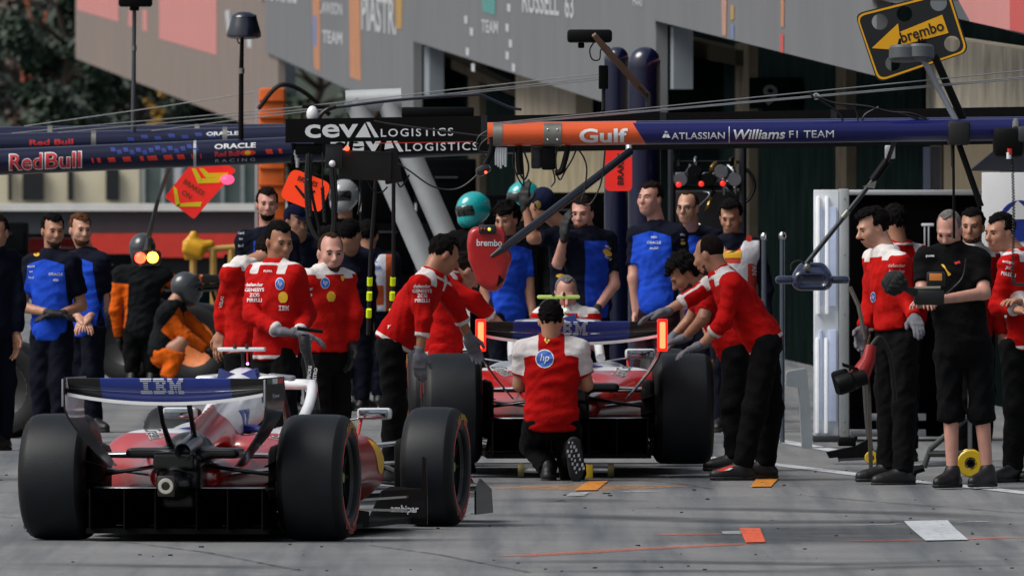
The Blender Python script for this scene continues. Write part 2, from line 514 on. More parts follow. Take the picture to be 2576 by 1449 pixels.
def worn_paint(name, col, thr=.36, scale=30, soft=.06, rough=.6, fade=False):
    """paint with chips and wear: transparent where a noise is low"""
    m = M(name, col, rough, var=.12, scale=9)
    nt = m.node_tree; N = nt.nodes; L = nt.links
    tc = N.new("ShaderNodeTexCoord"); n = N.new("ShaderNodeTexNoise"); n.inputs['Scale'].default_value = scale; n.inputs['Detail'].default_value = 8
    n.inputs['Roughness'].default_value = .7
    L.new(tc.outputs['Object'], n.inputs['Vector'])
    r = N.new("ShaderNodeMapRange"); r.inputs[1].default_value = thr - soft; r.inputs[2].default_value = thr + soft
    L.new(n.outputs[0], r.inputs[0]); out = r.outputs[0]
    if fade:
        at = N.new("ShaderNodeAttribute"); at.attribute_name = 'fade'; mu = N.new("ShaderNodeMath"); mu.operation = 'MULTIPLY'
        L.new(out, mu.inputs[0]); L.new(at.outputs['Fac'], mu.inputs[1]); out = mu.outputs[0]
    L.new(out, N["Principled BSDF"].inputs['Alpha'])
    return m
WPAINT = worn_paint('white_line_paint', '#b9bec2', .39, 16, .05)
OPAINT = worn_paint('orange_mark_paint', '#d2552e', .40, 18)
YPAINT = worn_paint('amber_mark_paint', '#c98029', .40, 18)
OFADE = worn_paint('worn_orange_line', '#c9633f', .52, 20, .12)
YFADE = worn_paint('worn_amber_line', '#b98443', .54, 18, .12)
WFADE = worn_paint('worn_white_line', '#b4b8ba', .5, 20, .12)
RUBBER = worn_paint('tyre_rubber', '#363c41', .44, 2.2, .3, .7, fade=True)
CRACK = worn_paint('crack_dirt', '#3a3e40', .53, 5, .15, .9)
line = [G(2760, 1262), G(2576, 1240), G(2300, 1212), G(1960, 1170), G(1600, 1133), G(1300, 1104)]
strip_on_ground('painted_line', dense(line), .16, WPAINT, .004)
strip_on_ground('painted_line', dense([G(2110, 1136), G(1975, 1112), G(1780, 1078)]), .15, WPAINT, .004)
quad_px('painted_mark', [(2274, 1313), (2384, 1311), (2436, 1360), (2328, 1362)], WPAINT, .008)
quad_px('painted_mark', [(1860, 1331), (1912, 1331), (1926, 1366), (1876, 1367)], OPAINT, .008)
quad_px('painted_mark', [(1815, 1337), (1862, 1336), (1866, 1344), (1820, 1345)], WPAINT, .004)
quad_px('painted_mark', [(1480, 1213), (1530, 1212), (1502, 1235), (1446, 1236)], YPAINT, .008)
quad_px('painted_mark', [(1906, 1203), (1962, 1203), (1940, 1226), (1888, 1227)], YPAINT, .008)
quad_px('painted_mark', [(1440, 1241), (1482, 1240), (1470, 1249), (1422, 1250)], WFADE, .008)
def thin(pts, w, mat, lift=.004, name='painted_line'): strip_on_ground(name, dense([G(*p) for p in pts], 6), w, mat, lift)
thin([(1290, 1400), (1560, 1384), (1800, 1372), (1868, 1368)], .22, OFADE)
thin([(1680, 1346), (1815, 1343)], .3, OFADE)
thin([(2150, 1362), (2330, 1358)], .25, OFADE); thin([(2430, 1357), (2560, 1352)], .22, OFADE)
thin([(2140, 1322), (2280, 1318)], .12, WFADE); thin([(2400, 1315), (2480, 1312)], .12, WFADE)
thin([(1356, 1232), (1600, 1221)], .9, YFADE); thin([(1940, 1207), (2010, 1206)], .16, YFADE); thin([(1930, 1222), (2000, 1221)], .16, YFADE)
thin([(1560, 1238), (1650, 1236)], .12, WFADE); thin([(0, 1080), (60, 1076)], .25, YFADE)
thin([(20, 1084), (130, 1058)], .3, YFADE); thin([(640, 1066), (700, 1060)], .3, YFADE)
for pts, wd in (([(1200, 1292), (1500, 1300), (1900, 1314), (2300, 1312), (2576, 1330)], .32), ([(1500, 1275), (1900, 1282), (2300, 1292), (2600, 1312)], .25),
                ([(1100, 1416), (1600, 1412), (2100, 1420), (2600, 1408)], .3), ([(1250, 1440), (1700, 1436), (2200, 1440)], .25),
                ([(0, 1200), (80, 1206), (180, 1214)], .4), ([(0, 1416), (400, 1424), (900, 1430)], .3), ([(1200, 1262), (1420, 1258), (1620, 1266)], .3),
                ([(0, 1238), (40, 1240)], .3), ([(1900, 1440), (2300, 1425), (2600, 1420)], .25), ([(1850, 1372), (2000, 1360), (2075, 1345), (2040, 1330), (1900, 1322)], .7)):
    thin(pts, wd * 2.6, RUBBER, .0045, 'tyre_mark')
for pts in ([(2000, 1246), (2200, 1262), (2576, 1292)], [(300, 1362), (520, 1390), (760, 1437)], [(930, 1372), (1100, 1395), (1330, 1440)], [(1560, 1206), (1700, 1216), (1800, 1232)], [(0, 1300), (40, 1304)]):
    thin(pts, .035, CRACK, .005, 'ground_crack')
# small stones and rubber crumbs
rng = random.Random(5); b = MB()
for _ in range(130):
    x, y = rng.uniform(0, 2576), rng.uniform(1180, 1440)
    p = G(x, y); r = rng.uniform(.002, .008)
    b.box(p + Vector((0, 0, r * .5)), (r * rng.uniform(.7, 1.6), r * 1.4, r * .6), Matrix.Rotation(rng.random() * 3, 3, 'Z'))
tag(b.build('rubber_crumbs', M('crumb', '#2b2e30', .9), ground, smooth=0), kind='stuff')

# ---------------------------------------------------------------- pit building along the right
def WF(x, y, off=0.0):
    """pixel on the long building front (its plane runs nearly along the lane); off metres in front of it"""
    k = .0473; c0 = 4.05 - off + 135 * k
    return P(x, y, c0 / ((x - IMW / 2) / F + k))
NRM = Vector((-1, -.0473, 0)).normalized()
PANEL = M('fascia_panel', '#747679', 1., var=.05, scale=.7, spec=.0)
PANELW = M('fascia_panel_warm', '#837974', 1., var=.05, scale=.7, spec=.0)
PANELR = M('fascia_print_red', '#c4514e', .5, var=.06, scale=.9)
PANELP = M('fascia_print_pink', '#c98480', .5, var=.05, scale=.9)
CONC = M('pale_concrete', '#8a8070', 1., var=.25, scale=1.5, bump=.2, bscale=12)
CONCD = M('streaked_concrete', '#857e70', 1., var=.35, scale=2.2, bump=.2, bscale=12)
PIER = M('pier_grey', '#7f8890', 1., var=.1, scale=1.2)
DARKW = M('garage_wall_shade', '#0b1212', 1., var=.25, scale=1.5, spec=0.)  # shade under the overhang is put into this dark wall colour
BLACK = M('matt_black', '#040506', .55, var=.2, spec=.15)
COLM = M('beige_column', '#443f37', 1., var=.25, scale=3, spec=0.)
CREAM = M('cream_wall', '#8d8267', .9, var=.3, scale=2)
WHITE = M('white_paint', '#dcdfe2', .45, var=.05)
pit = thing('pit_building', 'long grey pit building with sawtooth fascia panels over dark garages', 'building', (4.05, 135, 0))
def wpoly(name, pts, mat, off, th, parent=pit):
    q = [WF(x, y, off) for x, y in pts]
    return one(lambda b: b.prism(q, -NRM * th), name, mat, parent, smooth=0, fix=True)
def wbox_ground(name, x0, x1, ytop, mat, off, th):
    """an upright piece standing on the ground"""
    a, c = WF(x0, ytop, off), WF(x1, ytop, off)
    z = max(a.z, c.z); q = [Vector((a.x, a.y, .05)), Vector((c.x, c.y, .05)), Vector((c.x, c.y, z)), Vector((a.x, a.y, z))]
    return one(lambda b: b.prism(q, -NRM * th), name, mat, pit, smooth=0, fix=True)
def wwall(x0, x1, z0, z1, mat, name, off=0., th=.3):
    a, c = WF(x0, 300, off), WF(x1, 300, off)
    q = [Vector((a.x, a.y, z0)), Vector((c.x, c.y, z0)), Vector((c.x, c.y, z1)), Vector((a.x, a.y, z1))]
    return one(lambda b: b.prism(q, -NRM * th), name, mat, pit, smooth=0, fix=True)
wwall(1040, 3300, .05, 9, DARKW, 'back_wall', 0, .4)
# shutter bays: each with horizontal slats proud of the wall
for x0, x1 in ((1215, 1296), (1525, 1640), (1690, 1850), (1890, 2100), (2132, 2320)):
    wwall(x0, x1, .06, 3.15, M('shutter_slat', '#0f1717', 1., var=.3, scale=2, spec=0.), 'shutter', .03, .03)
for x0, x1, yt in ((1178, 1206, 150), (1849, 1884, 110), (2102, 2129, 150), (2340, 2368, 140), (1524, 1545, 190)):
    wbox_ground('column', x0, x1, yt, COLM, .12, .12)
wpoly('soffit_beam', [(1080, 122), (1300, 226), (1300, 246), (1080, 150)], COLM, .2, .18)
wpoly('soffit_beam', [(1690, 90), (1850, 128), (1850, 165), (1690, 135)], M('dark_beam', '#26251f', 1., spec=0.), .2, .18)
wpoly('concrete_panel', [(1297, 186), (1448, 234), (1448, 300), (1297, 300)], CONC, .25, .2)
wpoly('concrete_panel', [(2330, 90), (2600, 130), (2600, 275), (2330, 275)], CONCD, .25, .2)
wpoly('cream_wall_panel', [(1298, 372), (1525, 372), (1525, 560), (1298, 560)], CREAM, .1, .09)
wpoly('cream_wall_panel', [(2366, 352), (2515, 364), (2515, 500), (2366, 500)], M('tan_wall', '#5f543e', .8, var=.12), .1, .09)
wpoly('blue_curtain', [(2322, 370), (2366, 370), (2366, 520), (2322, 520)], M('navy_cloth', '#0f1d38', .8, var=.3), .12, .1)
sg = wpoly('garage_number_board', [(1885, 196), (1989, 196), (1989, 274), (1885, 274)], M('board_dull_black', '#040505', 1., spec=0.), .16, .1)
v, f = text2d('9', .02); vv = v * 52
b = MB(); b.add([WF(1938 + x * 1.15, 240 - y, .175) for x, y in vv], f); b.build('lettering', M('grey_digit', '#2e3133', 1., spec=0.), sg, smooth=0)
# fascia: five bays, each with a sloping lower edge
bays = [([(190, 148), (700, 345), (700, -60), (190, -60)], PANELW), ([(668, 132), (1040, 300), (1040, -60), (668, -60)], PANEL),
        ([(1032, 102), (1650, 300), (1650, -60), (1032, -60)], PANEL), ([(1636, 50), (2205, 192), (2205, -60), (1636, -60)], PANEL),
        ([(2180, -8), (2700, 118), (2700, -80), (2180, -80)], M('fascia_panel_dark', '#5c6064', 1., var=.05, scale=.7, spec=0.))]
PB = []
for i, (pts, mt) in enumerate(bays): PB.append(wpoly('fascia_panel', pts, mt, .6 + .05 * i, .12))
wpoly('pier', [(668, 134), (714, 152), (714, 232), (668, 232)], PIER, .45, .2)
wpoly('pier', [(1032, 104), (1080, 122), (1080, 240), (1032, 240)], PIER, .5, .2)
wpoly('pier', [(1636, 52), (1694, 70), (1694, 225), (1636, 222)], PIER, .55, .2)
wpoly('pier', [(548, 232), (586, 256), (586, 292), (548, 292)], PIER, .4, .2)
def wprint(panel, pts, mat, off):
    b = MB(); b.add([WF(x, y, off) for x, y in pts], [tuple(range(len(pts)))]); return b.build('printed_shape', mat, panel, smooth=0)
o1, o2, o3, o4, o5 = [.6 + .05 * i + .006 for i in range(5)]
wprint(PB[0], [(194, -40), (298, -40), (298, 56), (194, 26)], PANELP, o1)
wprint(PB[0], [(400, -40), (545, -40), (545, 140), (400, 98)], PANELP, o1)
wprint(PB[0], [(325, 26), (333, 26), (333, 70), (322, 66)], PANELP, o1); wprint(PB[0], [(358, 26), (370, 26), (370, 82), (358, 76)], PANELP, o1)
PWHITE = M('fascia_print_white', '#b9bdc1', .5); PORA = M('fascia_print_orange', '#b9805c', .5); PTEAL = M('fascia_print_teal', '#4f8f8c', .5); PYEL = M('fascia_print_gold', '#b08a48', .5)
PBLU = M('fascia_print_blue', '#6c7fae', .5)
wprint(PB[1], [(785, -30), (805, -30), (805, 180), (790, 172)], PORA, o2); wprint(PB[1], [(878, -30), (905, -30), (908, 205), (880, 195)], PORA, o2)
wprint(PB[1], [(990, -20), (1012, -20), (1010, 75), (994, 72)], PYEL, o2)
wprint(PB[1], [(788, 40), (796, 40), (796, 118), (788, 114)], PBLU, o2 + .004)
wprint(PB[2], [(1210, -20), (1247, -20), (1245, 40), (1214, 30)], PTEAL, o3)
wprint(PB[3], [(1815, -20), (1828, -20), (1826, 92), (1816, 88)], M('fascia_print_rose', '#b98a78', .5), o4); wprint(PB[3], [(1838, 14), (1846, 14), (1846, 50), (1838, 52)], PYEL, o4)
wprint(PB[3], [(1838, 62), (1846, 62), (1846, 100), (1840, 98)], PBLU, o4); wprint(PB[3], [(1964, -10), (1972, -10), (1972, 70), (1964, 68)], PORA, o4); wprint(PB[3], [(1962, 86), (1971, 86), (1971, 134), (1962, 132)], PANELR, o4)
wprint(PB[4], [(2182, -60), (2700, -60), (2700, 112), (2440, 55), (2410, 0), (2182, 0)], PANELP, o5)
wprint(PB[4], [(2540, -60), (2700, -60), (2700, 112), (2540, 76)], PANELR, o5 + .004)
def wtext(panel, s, x, y, h, wd, off, mat=None, rot=0., bold=.02):
    v, f = text2d(s, bold); v = v * h; v = v * np.array([wd / (v[:, 0].max() - v[:, 0].min()), 1])
    b = MB(); b.add([WF(x + a, y - c + a * rot, off) for a, c in v], f); b.build('lettering', mat or PWHITE, panel, smooth=0)
wtext(PB[1], 'PIASTRI', 953, 36, 95, 88, o2, rot=.15); wtext(PB[1], 'NORRIS', 700, -20, 50, 95, o2, rot=.12)
wtext(PB[1], 'LAWSON', 832, 22, 30, 58, o2, rot=.1); wtext(PB[1], 'TEAM', 836, 95, 32, 50, o2, rot=.1)
wtext(PB[2], 'RUSSELL', 1360, 4, 66, 92, o3, rot=.1); wtext(PB[2], '63', 1432, 14, 66, 22, o3, rot=.1)
wtext(PB[2], 'TEAM', 1232, 68, 32, 42, o3, rot=.1); wtext(PB[2], 'HAAS', 1604, 4, 26, 24, o3, rot=.1)
for x, y in ((1172, 40), (1186, 70), (1176, 120), (1190, 160), (1280, 10), (1276, 60), (1284, 100), (1276, 130), (1292, 160)):
    wprint(PB[2], [(x - 4, y), (x + 4, y + 2), (x + 4, y + 22), (x - 4, y + 19)], PWHITE, o3)
wprint(PB[0], [(566, 30), (576, 24), (580, 80), (572, 84)], PWHITE, o1); wprint(PB[0], [(620, 92), (632, 96), (632, 122), (622, 120)], PWHITE, o1)

# ---------------------------------------------------------------- far left: hillside, trees, paddock wall, houses
HILL = M('hill_soil', '#39413a', .95, var=.4, scale=.05, bump=.4, bscale=.6)
b = MB(); rows = []
rh = random.Random(3)
for j in range(12):
    r = []
    for i in range(40):
        x = -130 + i * 6.6; y = 600 + j * 22
        r.append(Vector((x, y, .0 + 34 * (1 - math.exp(-j * .35)) * (1 + .25 * math.sin(i * .7 + j)) + rh.uniform(-.6, .6) - (2 if j == 0 else 0))))
    rows.append(r)
b.grid(rows); tag(b.build('hill', HILL, smooth=50), kind='structure')
rt = random.Random(11)
def tree(x, ybase, Y, wpx, hpx, label, leafcol, seed, group='trees beyond the pit building', n=5200, shape=1., leaf=.16, bare=False):
    base = Vector(((x - IMW / 2) * Y / F, Y, 0)); s = Y / F; R = random.Random(seed)
    wm, hm = wpx * s, hpx * s
    t = thing('tree', label, 'tree', base, group)
    b = MB(); trunk = [base + Vector((0, 0, -.1))]; h0 = hm * .95
    for k in range(1, 7): trunk.append(base + Vector((R.uniform(-.2, .2) * k * .3, R.uniform(-.2, .2), h0 * k / 6)))
    b.tube(trunk, [max(.05, .28 * (1 - k / 7)) for k in range(7)], 8)
    for k in range(16):
        p = trunk[1 + k % 5]; a = R.uniform(0, 6.28); l = wm * R.uniform(.25, .5)
        m1 = p + Vector((math.cos(a) * l * .5, math.sin(a) * l * .5, l * .35)); m2 = p + Vector((math.cos(a) * l, math.sin(a) * l, l * R.uniform(.3, .9)))
        b.tube([p, m1, m2], [.09, .05, .02], 5)
    b.build('trunk', M('bark', '#2c241d', .9, var=.3), t)
    cl = [(Vector((R.gauss(0, .32) * wm, R.gauss(0, .3) * wm, hm * (R.uniform(.12, 1.02)))), R.uniform(.1, .24) * wm) for _ in range(26)]
    v = np.zeros((n * 4, 3), np.float32); at = np.zeros(n * 4, np.float32)
    for i in range(n):
        c, r = cl[R.randrange(len(cl))]
        d = Vector((R.gauss(0, 1), R.gauss(0, 1), R.gauss(0, .8))).normalized() * r * R.random() ** .4
        p = base + c + d; u = Vector((R.gauss(0, 1), R.gauss(0, 1), R.gauss(0, 1))).normalized(); w_ = u.orthogonal().normalized()
        z = leaf * R.uniform(.6, 1.4)
        for k, (e, g) in enumerate(((-1, 0), (0, -.55), (1, 0), (0, .55))): v[i * 4 + k] = p + u * e * z + w_ * g * z
        at[i * 4:i * 4 + 4] = R.uniform(-1, 1)
    q = np.arange(n * 4).reshape(-1, 4)
    o = rawmesh('crown', v, q, M('leaf_' + leafcol, leafcol, .6, var=.35, scale=.8, col2=tuple(min(1, c * 1.9) for c in lin(leafcol)), attr='tone', soft=1.), t, attrs={'tone': at}, smooth=False)
    return t
tree(165, 0, 500, 260, 620, 'dark evergreen tree rising past the end of the grey fascia', '#16271a', 1, n=6500)
tree(330, 0, 510, 300, 440, 'broad dark green tree under the fascia, left of the yellow leaved branch', '#1a2a1c', 2, n=6000)
tree(520, 0, 520, 280, 400, 'dense green tree between grey pole and domed antenna post', '#1b2d1f', 3, n=6000)
tree(790, 0, 515, 270, 430, 'olive green tree showing through the gap behind the orange column', '#232f1d', 4, n=6000)
tree(960, 0, 505, 190, 330, 'low dark tree behind the silver tubes', '#1a2a1c', 5, n=3500)
tree(392, 0, 470, 50, 300, 'small yellow leaved tree glowing against the dark trees', '#8a6a1c', 6, n=700, leaf=.07)
tree(70, 0, 530, 200, 560, 'bare reddish brown tree on the hillside', '#3a2c22', 7, n=1300, leaf=.14, group='bare hillside trees')
tree(-40, 0, 540, 200, 600, 'tall grey brown bare tree at the slope', '#2f312d', 8, n=2200, leaf=.16, group='bare hillside trees')
# rust red poles and cloth on the slope
r = thing('scaffold', 'rust orange leaning scaffold poles on the far slope', 'scaffold', P(75, 330, 522))
for a, c in (((62, -20), (100, 130)), ((118, 30), (92, 135)), ((92, 130), (72, 140)), ((60, 170), (58, 215)), ((118, 240), (124, 330))):
    one(lambda b: b.tube([P(*a, 522), P(*c, 522)], .07, 6), 'pole', M('rust', '#8d4a2c', .8, var=.3), r)
one(lambda b: b.tube([P(75, 330, 522), P(80, 100, 522)], .05, 6), 'pole', M('rust'), r)
# cream paddock building, glass and white roofed hall behind the far wall
hb = thing('paddock_building', 'cream rendered paddock building behind the far wall', 'building', P(200, 520, 420))
def fbox(name, x0, y0, x1, y1, Y, mat, par, th=1.0):
    a, c = P(x0, y1, Y), P(x1, y0, Y)
    return one(lambda b: b.box(((a.x + c.x) / 2, Y + th / 2, (a.z + c.z) / 2), ((c.x - a.x) / 2, th / 2, (c.z - a.z) / 2)), name, mat, par, smooth=0)
fbox('wall', -60, 410, 350, 640, 420, M('cream_render', '#d8d0b4', .8, var=.12, scale=.8), hb, 4)
for x0, x1 in ((56, 110), (266, 300), (170, 185), (20, 30)): fbox('opening', x0, 425, x1, 505, 419.8, M('dark_opening', '#15181a', .5), hb, .15)
hall = thing('glass_hall', 'grey green glazed hall beside cream building', 'building', P(480, 520, 440))
fbox('wall', 350, 400, 660, 640, 440, M('hall_wall', '#5d6c68', .5, var=.25, scale=1.2), hall, 4)
for i in range(6): fbox('mullion', 356 + i * 50, 404, 364 + i * 50, 520, 439.9, M('mullion', '#aeb6b4', .5), hall, .1)
fbox('door_frame', 438, 420, 456, 520, 439.8, WHITE, hall, .1)
fw = thing('far_barrier_wall', 'dark grey barrier wall with white coping and red lower band', 'wall', P(500, 640, 236))
fbox('wall', -80, 530, 1300, 596, 236, M('slate_wall', '#3c4046', .7, var=.1), fw, .4)
fbox('coping', -80, 513, 1300, 531, 235.9, M('coping_white', '#e3e3e0', .5, var=.06), fw, .6)
a = P(0, 596, 236)
one(lambda b: b.box((P(610, 0, 236).x, 236.2, (a.z + .05) / 2), (P(1300, 0, 236).x - P(610, 0, 236).x, .2, (a.z + .03) / 2)), 'lower_wall', M('slate_dark', '#15181c', .7, var=.2), fw, smooth=0)

fbox('red_band', 215, 588, 650, 648, 235.85, M('band_red', '#d8392c', .6, var=.1), fw, .3)
# parked gear down the lane: dark cabinets and cases that close the view between the crews
for i, (x0, x1, yt, Y, col, lab) in enumerate(((-70, 70, 560, 205, '#24282c', 'low dark case at the far left under the barrier wall'), (70, 225, 600, 212, '#6d1a1c', 'dark red case behind the two men in blue'),
        (225, 330, 640, 190, '#16191d', 'black case behind the shoulder of the fair haired man'), (720, 770, 480, 185, '#0d1014', 'narrow black cabinet behind the man in the dark cap'),
        (770, 905, 440, 178, '#101317', 'black cabinet behind the grey helmet'), (905, 1045, 410, 182, '#0b0e12', 'tall black cabinet behind the bibbed official'), (1045, 1200, 400, 176, '#0d1216', 'tall charcoal cabinet behind the silver tubes'), (1200, 1310, 490, 172, '#0c1014', 'black cabinet behind the curly haired man'), (1310, 1530, 485, 168, '#0a0d14', 'long black cabinet behind the bearded men in navy'),
        (-60, 40, 690, 158, '#0d1116', 'low black case beside the man in dark navy'), (215, 305, 720, 156, '#10141a', 'black case right of the fair haired man'), (372, 470, 700, 159, '#0c0f14', 'black case beyond the crouching orange mechanic'), (470, 560, 690, 161, '#0f2a2c', 'dark teal case behind the orange car'), (560, 640, 640, 164, '#0d1014', 'narrow black case left of the tall bearded man'))):
    a, c = P(x0, yt, Y), P(x1, yt, Y); o = thing('equipment_cabinet', lab, 'cabinet', ((a.x + c.x) / 2, Y, gz(Y)), 'dark cabinets down the lane')
    z0 = gz(Y); mt = M('cabinet_%d' % i, tuple(c * .3 for c in lin(col)), .8, var=.25, scale=3, spec=.04); n = 3
    one(lambda b: b.box(((a.x + c.x) / 2, Y + .4, (a.z + z0 + .08) / 2 + .0), ((c.x - a.x) / 2 - .01, .35, (a.z - z0 - .08) / 2), ch=.02), 'body', mt, o)
    for k in range(n): one(lambda b: b.box(((a.x + c.x) / 2, Y + .04, z0 + .12 + (a.z - z0 - .2) * (k + .5) / n), ((c.x - a.x) / 2 - .05, .015, (a.z - z0 - .2) / n / 2 - .02), ch=.008), 'drawer', mt, o)
    for k in range(n): one(lambda b: b.tube([(a.x + .2, Y + .01, z0 + .12 + (a.z - z0 - .2) * (k + .8) / n), (c.x - .2, Y + .01, z0 + .12 + (a.z - z0 - .2) * (k + .8) / n)], .01, 6), 'handle', M('handle_grey', '#2b2e31', .5, metal=.4), o)
    for xx in (a.x + .1, c.x - .1): one(lambda b: b.lathe([(0, -.02), (.04, -.02), (.045, 0), (.04, .02), (0, .02)], (xx, Y + .3, z0 + .045), (1, 0, 0), 12), 'castor', M('castor', '#0c0c0e', .6), o)
# ================================================================ racing car (local frame: x right, y forward from the rear axle, z up)
TYRE = M('tyre_rubber_black', '#0c0d0f', .5, var=.18, scale=14, bump=.12, bscale=220, spec=.3)
TREAD = M('tyre_tread_scrubbed', '#12181d', .5, var=.22, scale=9, bump=.1, bscale=160, spec=.3)
REDP = M('car_red', '#a80a08', .3, coat=1., coatior=2.1, coatr=.2, var=.06, scale=2, col2='#d9dadd', attr='livery')
CARB = M('carbon_black', '#050607', .38, coat=.25, var=.3, scale=20)
CARBM = M('carbon_matt', '#040405', .6, var=.3, scale=20, spec=.12)
SILV = M('polished_silver', '#b9bdc2', .28, metal=.8, var=.08)
STEEL = M('brushed_steel', '#8d9196', .35, metal=.9, var=.15)
GLOSSW = M('gloss_white', '#dddfe2', .3, coat=.8, var=.04)
BLUEP = M('gloss_blue', '#162f88', .35, coat=.5, var=.08)
INKW = M('ink_white', '#d6d9dc', .5, var=.05)
INKB = M('ink_black', '#0d0e10', .5, var=.05)
SRED = M('stripe_red', '#c02a1e', .5, var=.12, scale=30)
SYEL = M('print_yellow', '#d6a417', .5, var=.08)
SGRN = M('nut_green', '#8a9a3a', .4, metal=.4)
GREYT = M('print_grey', '#b4bac4', .5)
LIT = M('lit_bar', '#ff3018', .4, emit=(1., .04, .014), estr=13.)
UNLIT = M('unlit_bar', '#8a8d92', .3, var=.05)
def project(target, shape, c, ux, uy, d, mat, lift=.004, name='lettering', reach=.25):
    v, f = shape; ux = Vector(ux).normalized(); uy = Vector(uy).normalized(); d = Vector(d).normalized(); c = Vector(c); T = bvh_of(target); out = []
    for x, y in v:
        p = c + ux * x + uy * y - d * .6; h, n, _, _ = T.ray_cast(p, d, 1.6)
        if h is None or abs((h - c).dot(d)) > reach: h = c + ux * x + uy * y
        out.append(h - d * lift)
    b = MB(); b.add(out, f); return b.build(name, mat, target, smooth=0)
def scaled(shape, h=None, w=None):
    v, f = shape; v = v.copy()
    v *= h / (v[:, 1].max() - v[:, 1].min())
    if w: v[:, 0] *= w / (v[:, 0].max() - v[:, 0].min())
    return v, f
def striped(h, w):
    """three block letters cut into eight bars"""
    I = {0: [(0, 10)], 1: [(0, 10)], 2: [(3, 7)], 3: [(3, 7)], 4: [(3, 7)], 5: [(3, 7)], 6: [(0, 10)], 7: [(0, 10)]}
    B_ = {0: [(0, 9.5)], 1: [(0, 11)], 2: [(2.5, 5.5), (8, 11)], 3: [(2.5, 9.5)], 4: [(2.5, 9.5)], 5: [(2.5, 5.5), (8, 11)], 6: [(0, 11)], 7: [(0, 9.5)]}
    Mm = {0: [(0, 4), (10, 14)], 1: [(0, 5), (9, 14)], 2: [(2, 6), (8, 12)], 3: [(2, 12)], 4: [(2, 5), (5.7, 8.3), (9, 12)], 5: [(2, 5), (6.2, 7.8), (9, 12)], 6: [(0, 5), (6.6, 7.4), (9, 14)], 7: [(0, 5), (6.8, 7.2), (9, 14)]}
    v = []; f = []; W = 38.
    for L, o in ((I, 0), (B_, 11.5), (Mm, 24)):
        for r, sp in L.items():
            for a, c in sp:
                k = len(v); y1 = 1 - r / 8 - .02; y0 = y1 - .075
                n = 4
                for i in range(n + 1):
                    x = (a + (c - a) * i / n + o) / W - .5; v += [(x * w, (y0 - .5) * h), (x * w, (y1 - .5) * h)]
                f += [(k + 2 * i, k + 2 * i + 2, k + 2 * i + 3, k + 2 * i + 1) for i in range(n)]
    return np.array(v), f
def wheel(car, x, y, rad, wd, side):
    h = wd / 2; R = rad; ax = (side, 0, 0); c = (x, y, R)
    w_ = one(lambda b: b.lathe([(R - .135, -h + .03), (R - .13, -h + .01), (R - .085, -h), (R - .045, -h + .006), (R - .018, -h + .025), (R - .006, -h + .05)], c, ax, 56)
             .lathe([(R - .006, h - .05), (R - .018, h - .025), (R - .045, h - .006), (R - .06, h - .001), (R - .085, h), (R - .115, h - .004), (R - .13, h - .012), (R - .135, h - .03)], c, ax, 56), 'tyre', TYRE, car, smooth=50, fix=True)
    one(lambda b: b.lathe([(R - .006, -h + .05), (R - .001, -h + .09), (R, 0), (R - .001, h - .09), (R - .006, h - .05)], c, ax, 56), 'tread', TREAD, w_, smooth=60)
    rim = one(lambda b: b.lathe([(R - .133, -h + .03), (R - .15, -h + .05), (R - .15, h - .05), (R - .133, h - .03)], c, ax, 40).lathe([(R - .15, h - .075), (.07, h - .10), (.05, h - .08), (0, h - .08)], c, ax, 40), 'rim', CARB, w_, smooth=35)
    for k in range(9):
        t = 2 * math.pi * k / 9; q = Vector((0, math.cos(t), math.sin(t)))
        one(lambda b: b.tube([Vector(c) + Vector((side * (h - .075), 0, 0)) + q * .05, Vector(c) + Vector((side * (h - .062), 0, 0)) + q * (R - .155)], [.022, .012], 6), 'spoke', CARBM, rim)
    one(lambda b: b.lathe([(.0, h - .045), (.028, h - .045), (.034, h - .06), (.034, h - .085)], c, ax, 16), 'wheel_nut', SGRN, rim)
    one(lambda b: b.lathe([(R - .15, -h + .06), (.06, -h + .1), (0, -h + .1)], c, ax, 32), 'brake_drum', CARBM, rim)
    for a0, a1 in ((.25, 1.45), (1.75, 2.75), (3.35, 4.6), (4.9, 5.9)):
        one(lambda b: b.lathe([(R - .098, h + .0005), (R - .086, h + .002), (R - .076, h + .0005)], c, ax, 18, a0=a0, a1=a1), 'stripe', SRED, w_)
    a_, d_, b_ = basis(ax)
    for s_, t0, mt in (('PIRELLI', 1.6, SYEL), ('P ZERO', 4.75, SRED)):
        v, f = scaled(text2d(s_, .02), .034, .3); bb = MB()
        pts = []
        for px, py in v:
            t = t0 + side * -px / (R - .05); r = R - .057 + py
            pts.append(Vector(c) + (a_ * math.cos(t) + b_ * math.sin(t)) * r + d_ * (h + .001))
        bb.add(pts, f); bb.build('lettering', mt, w_, smooth=0)
    return w_
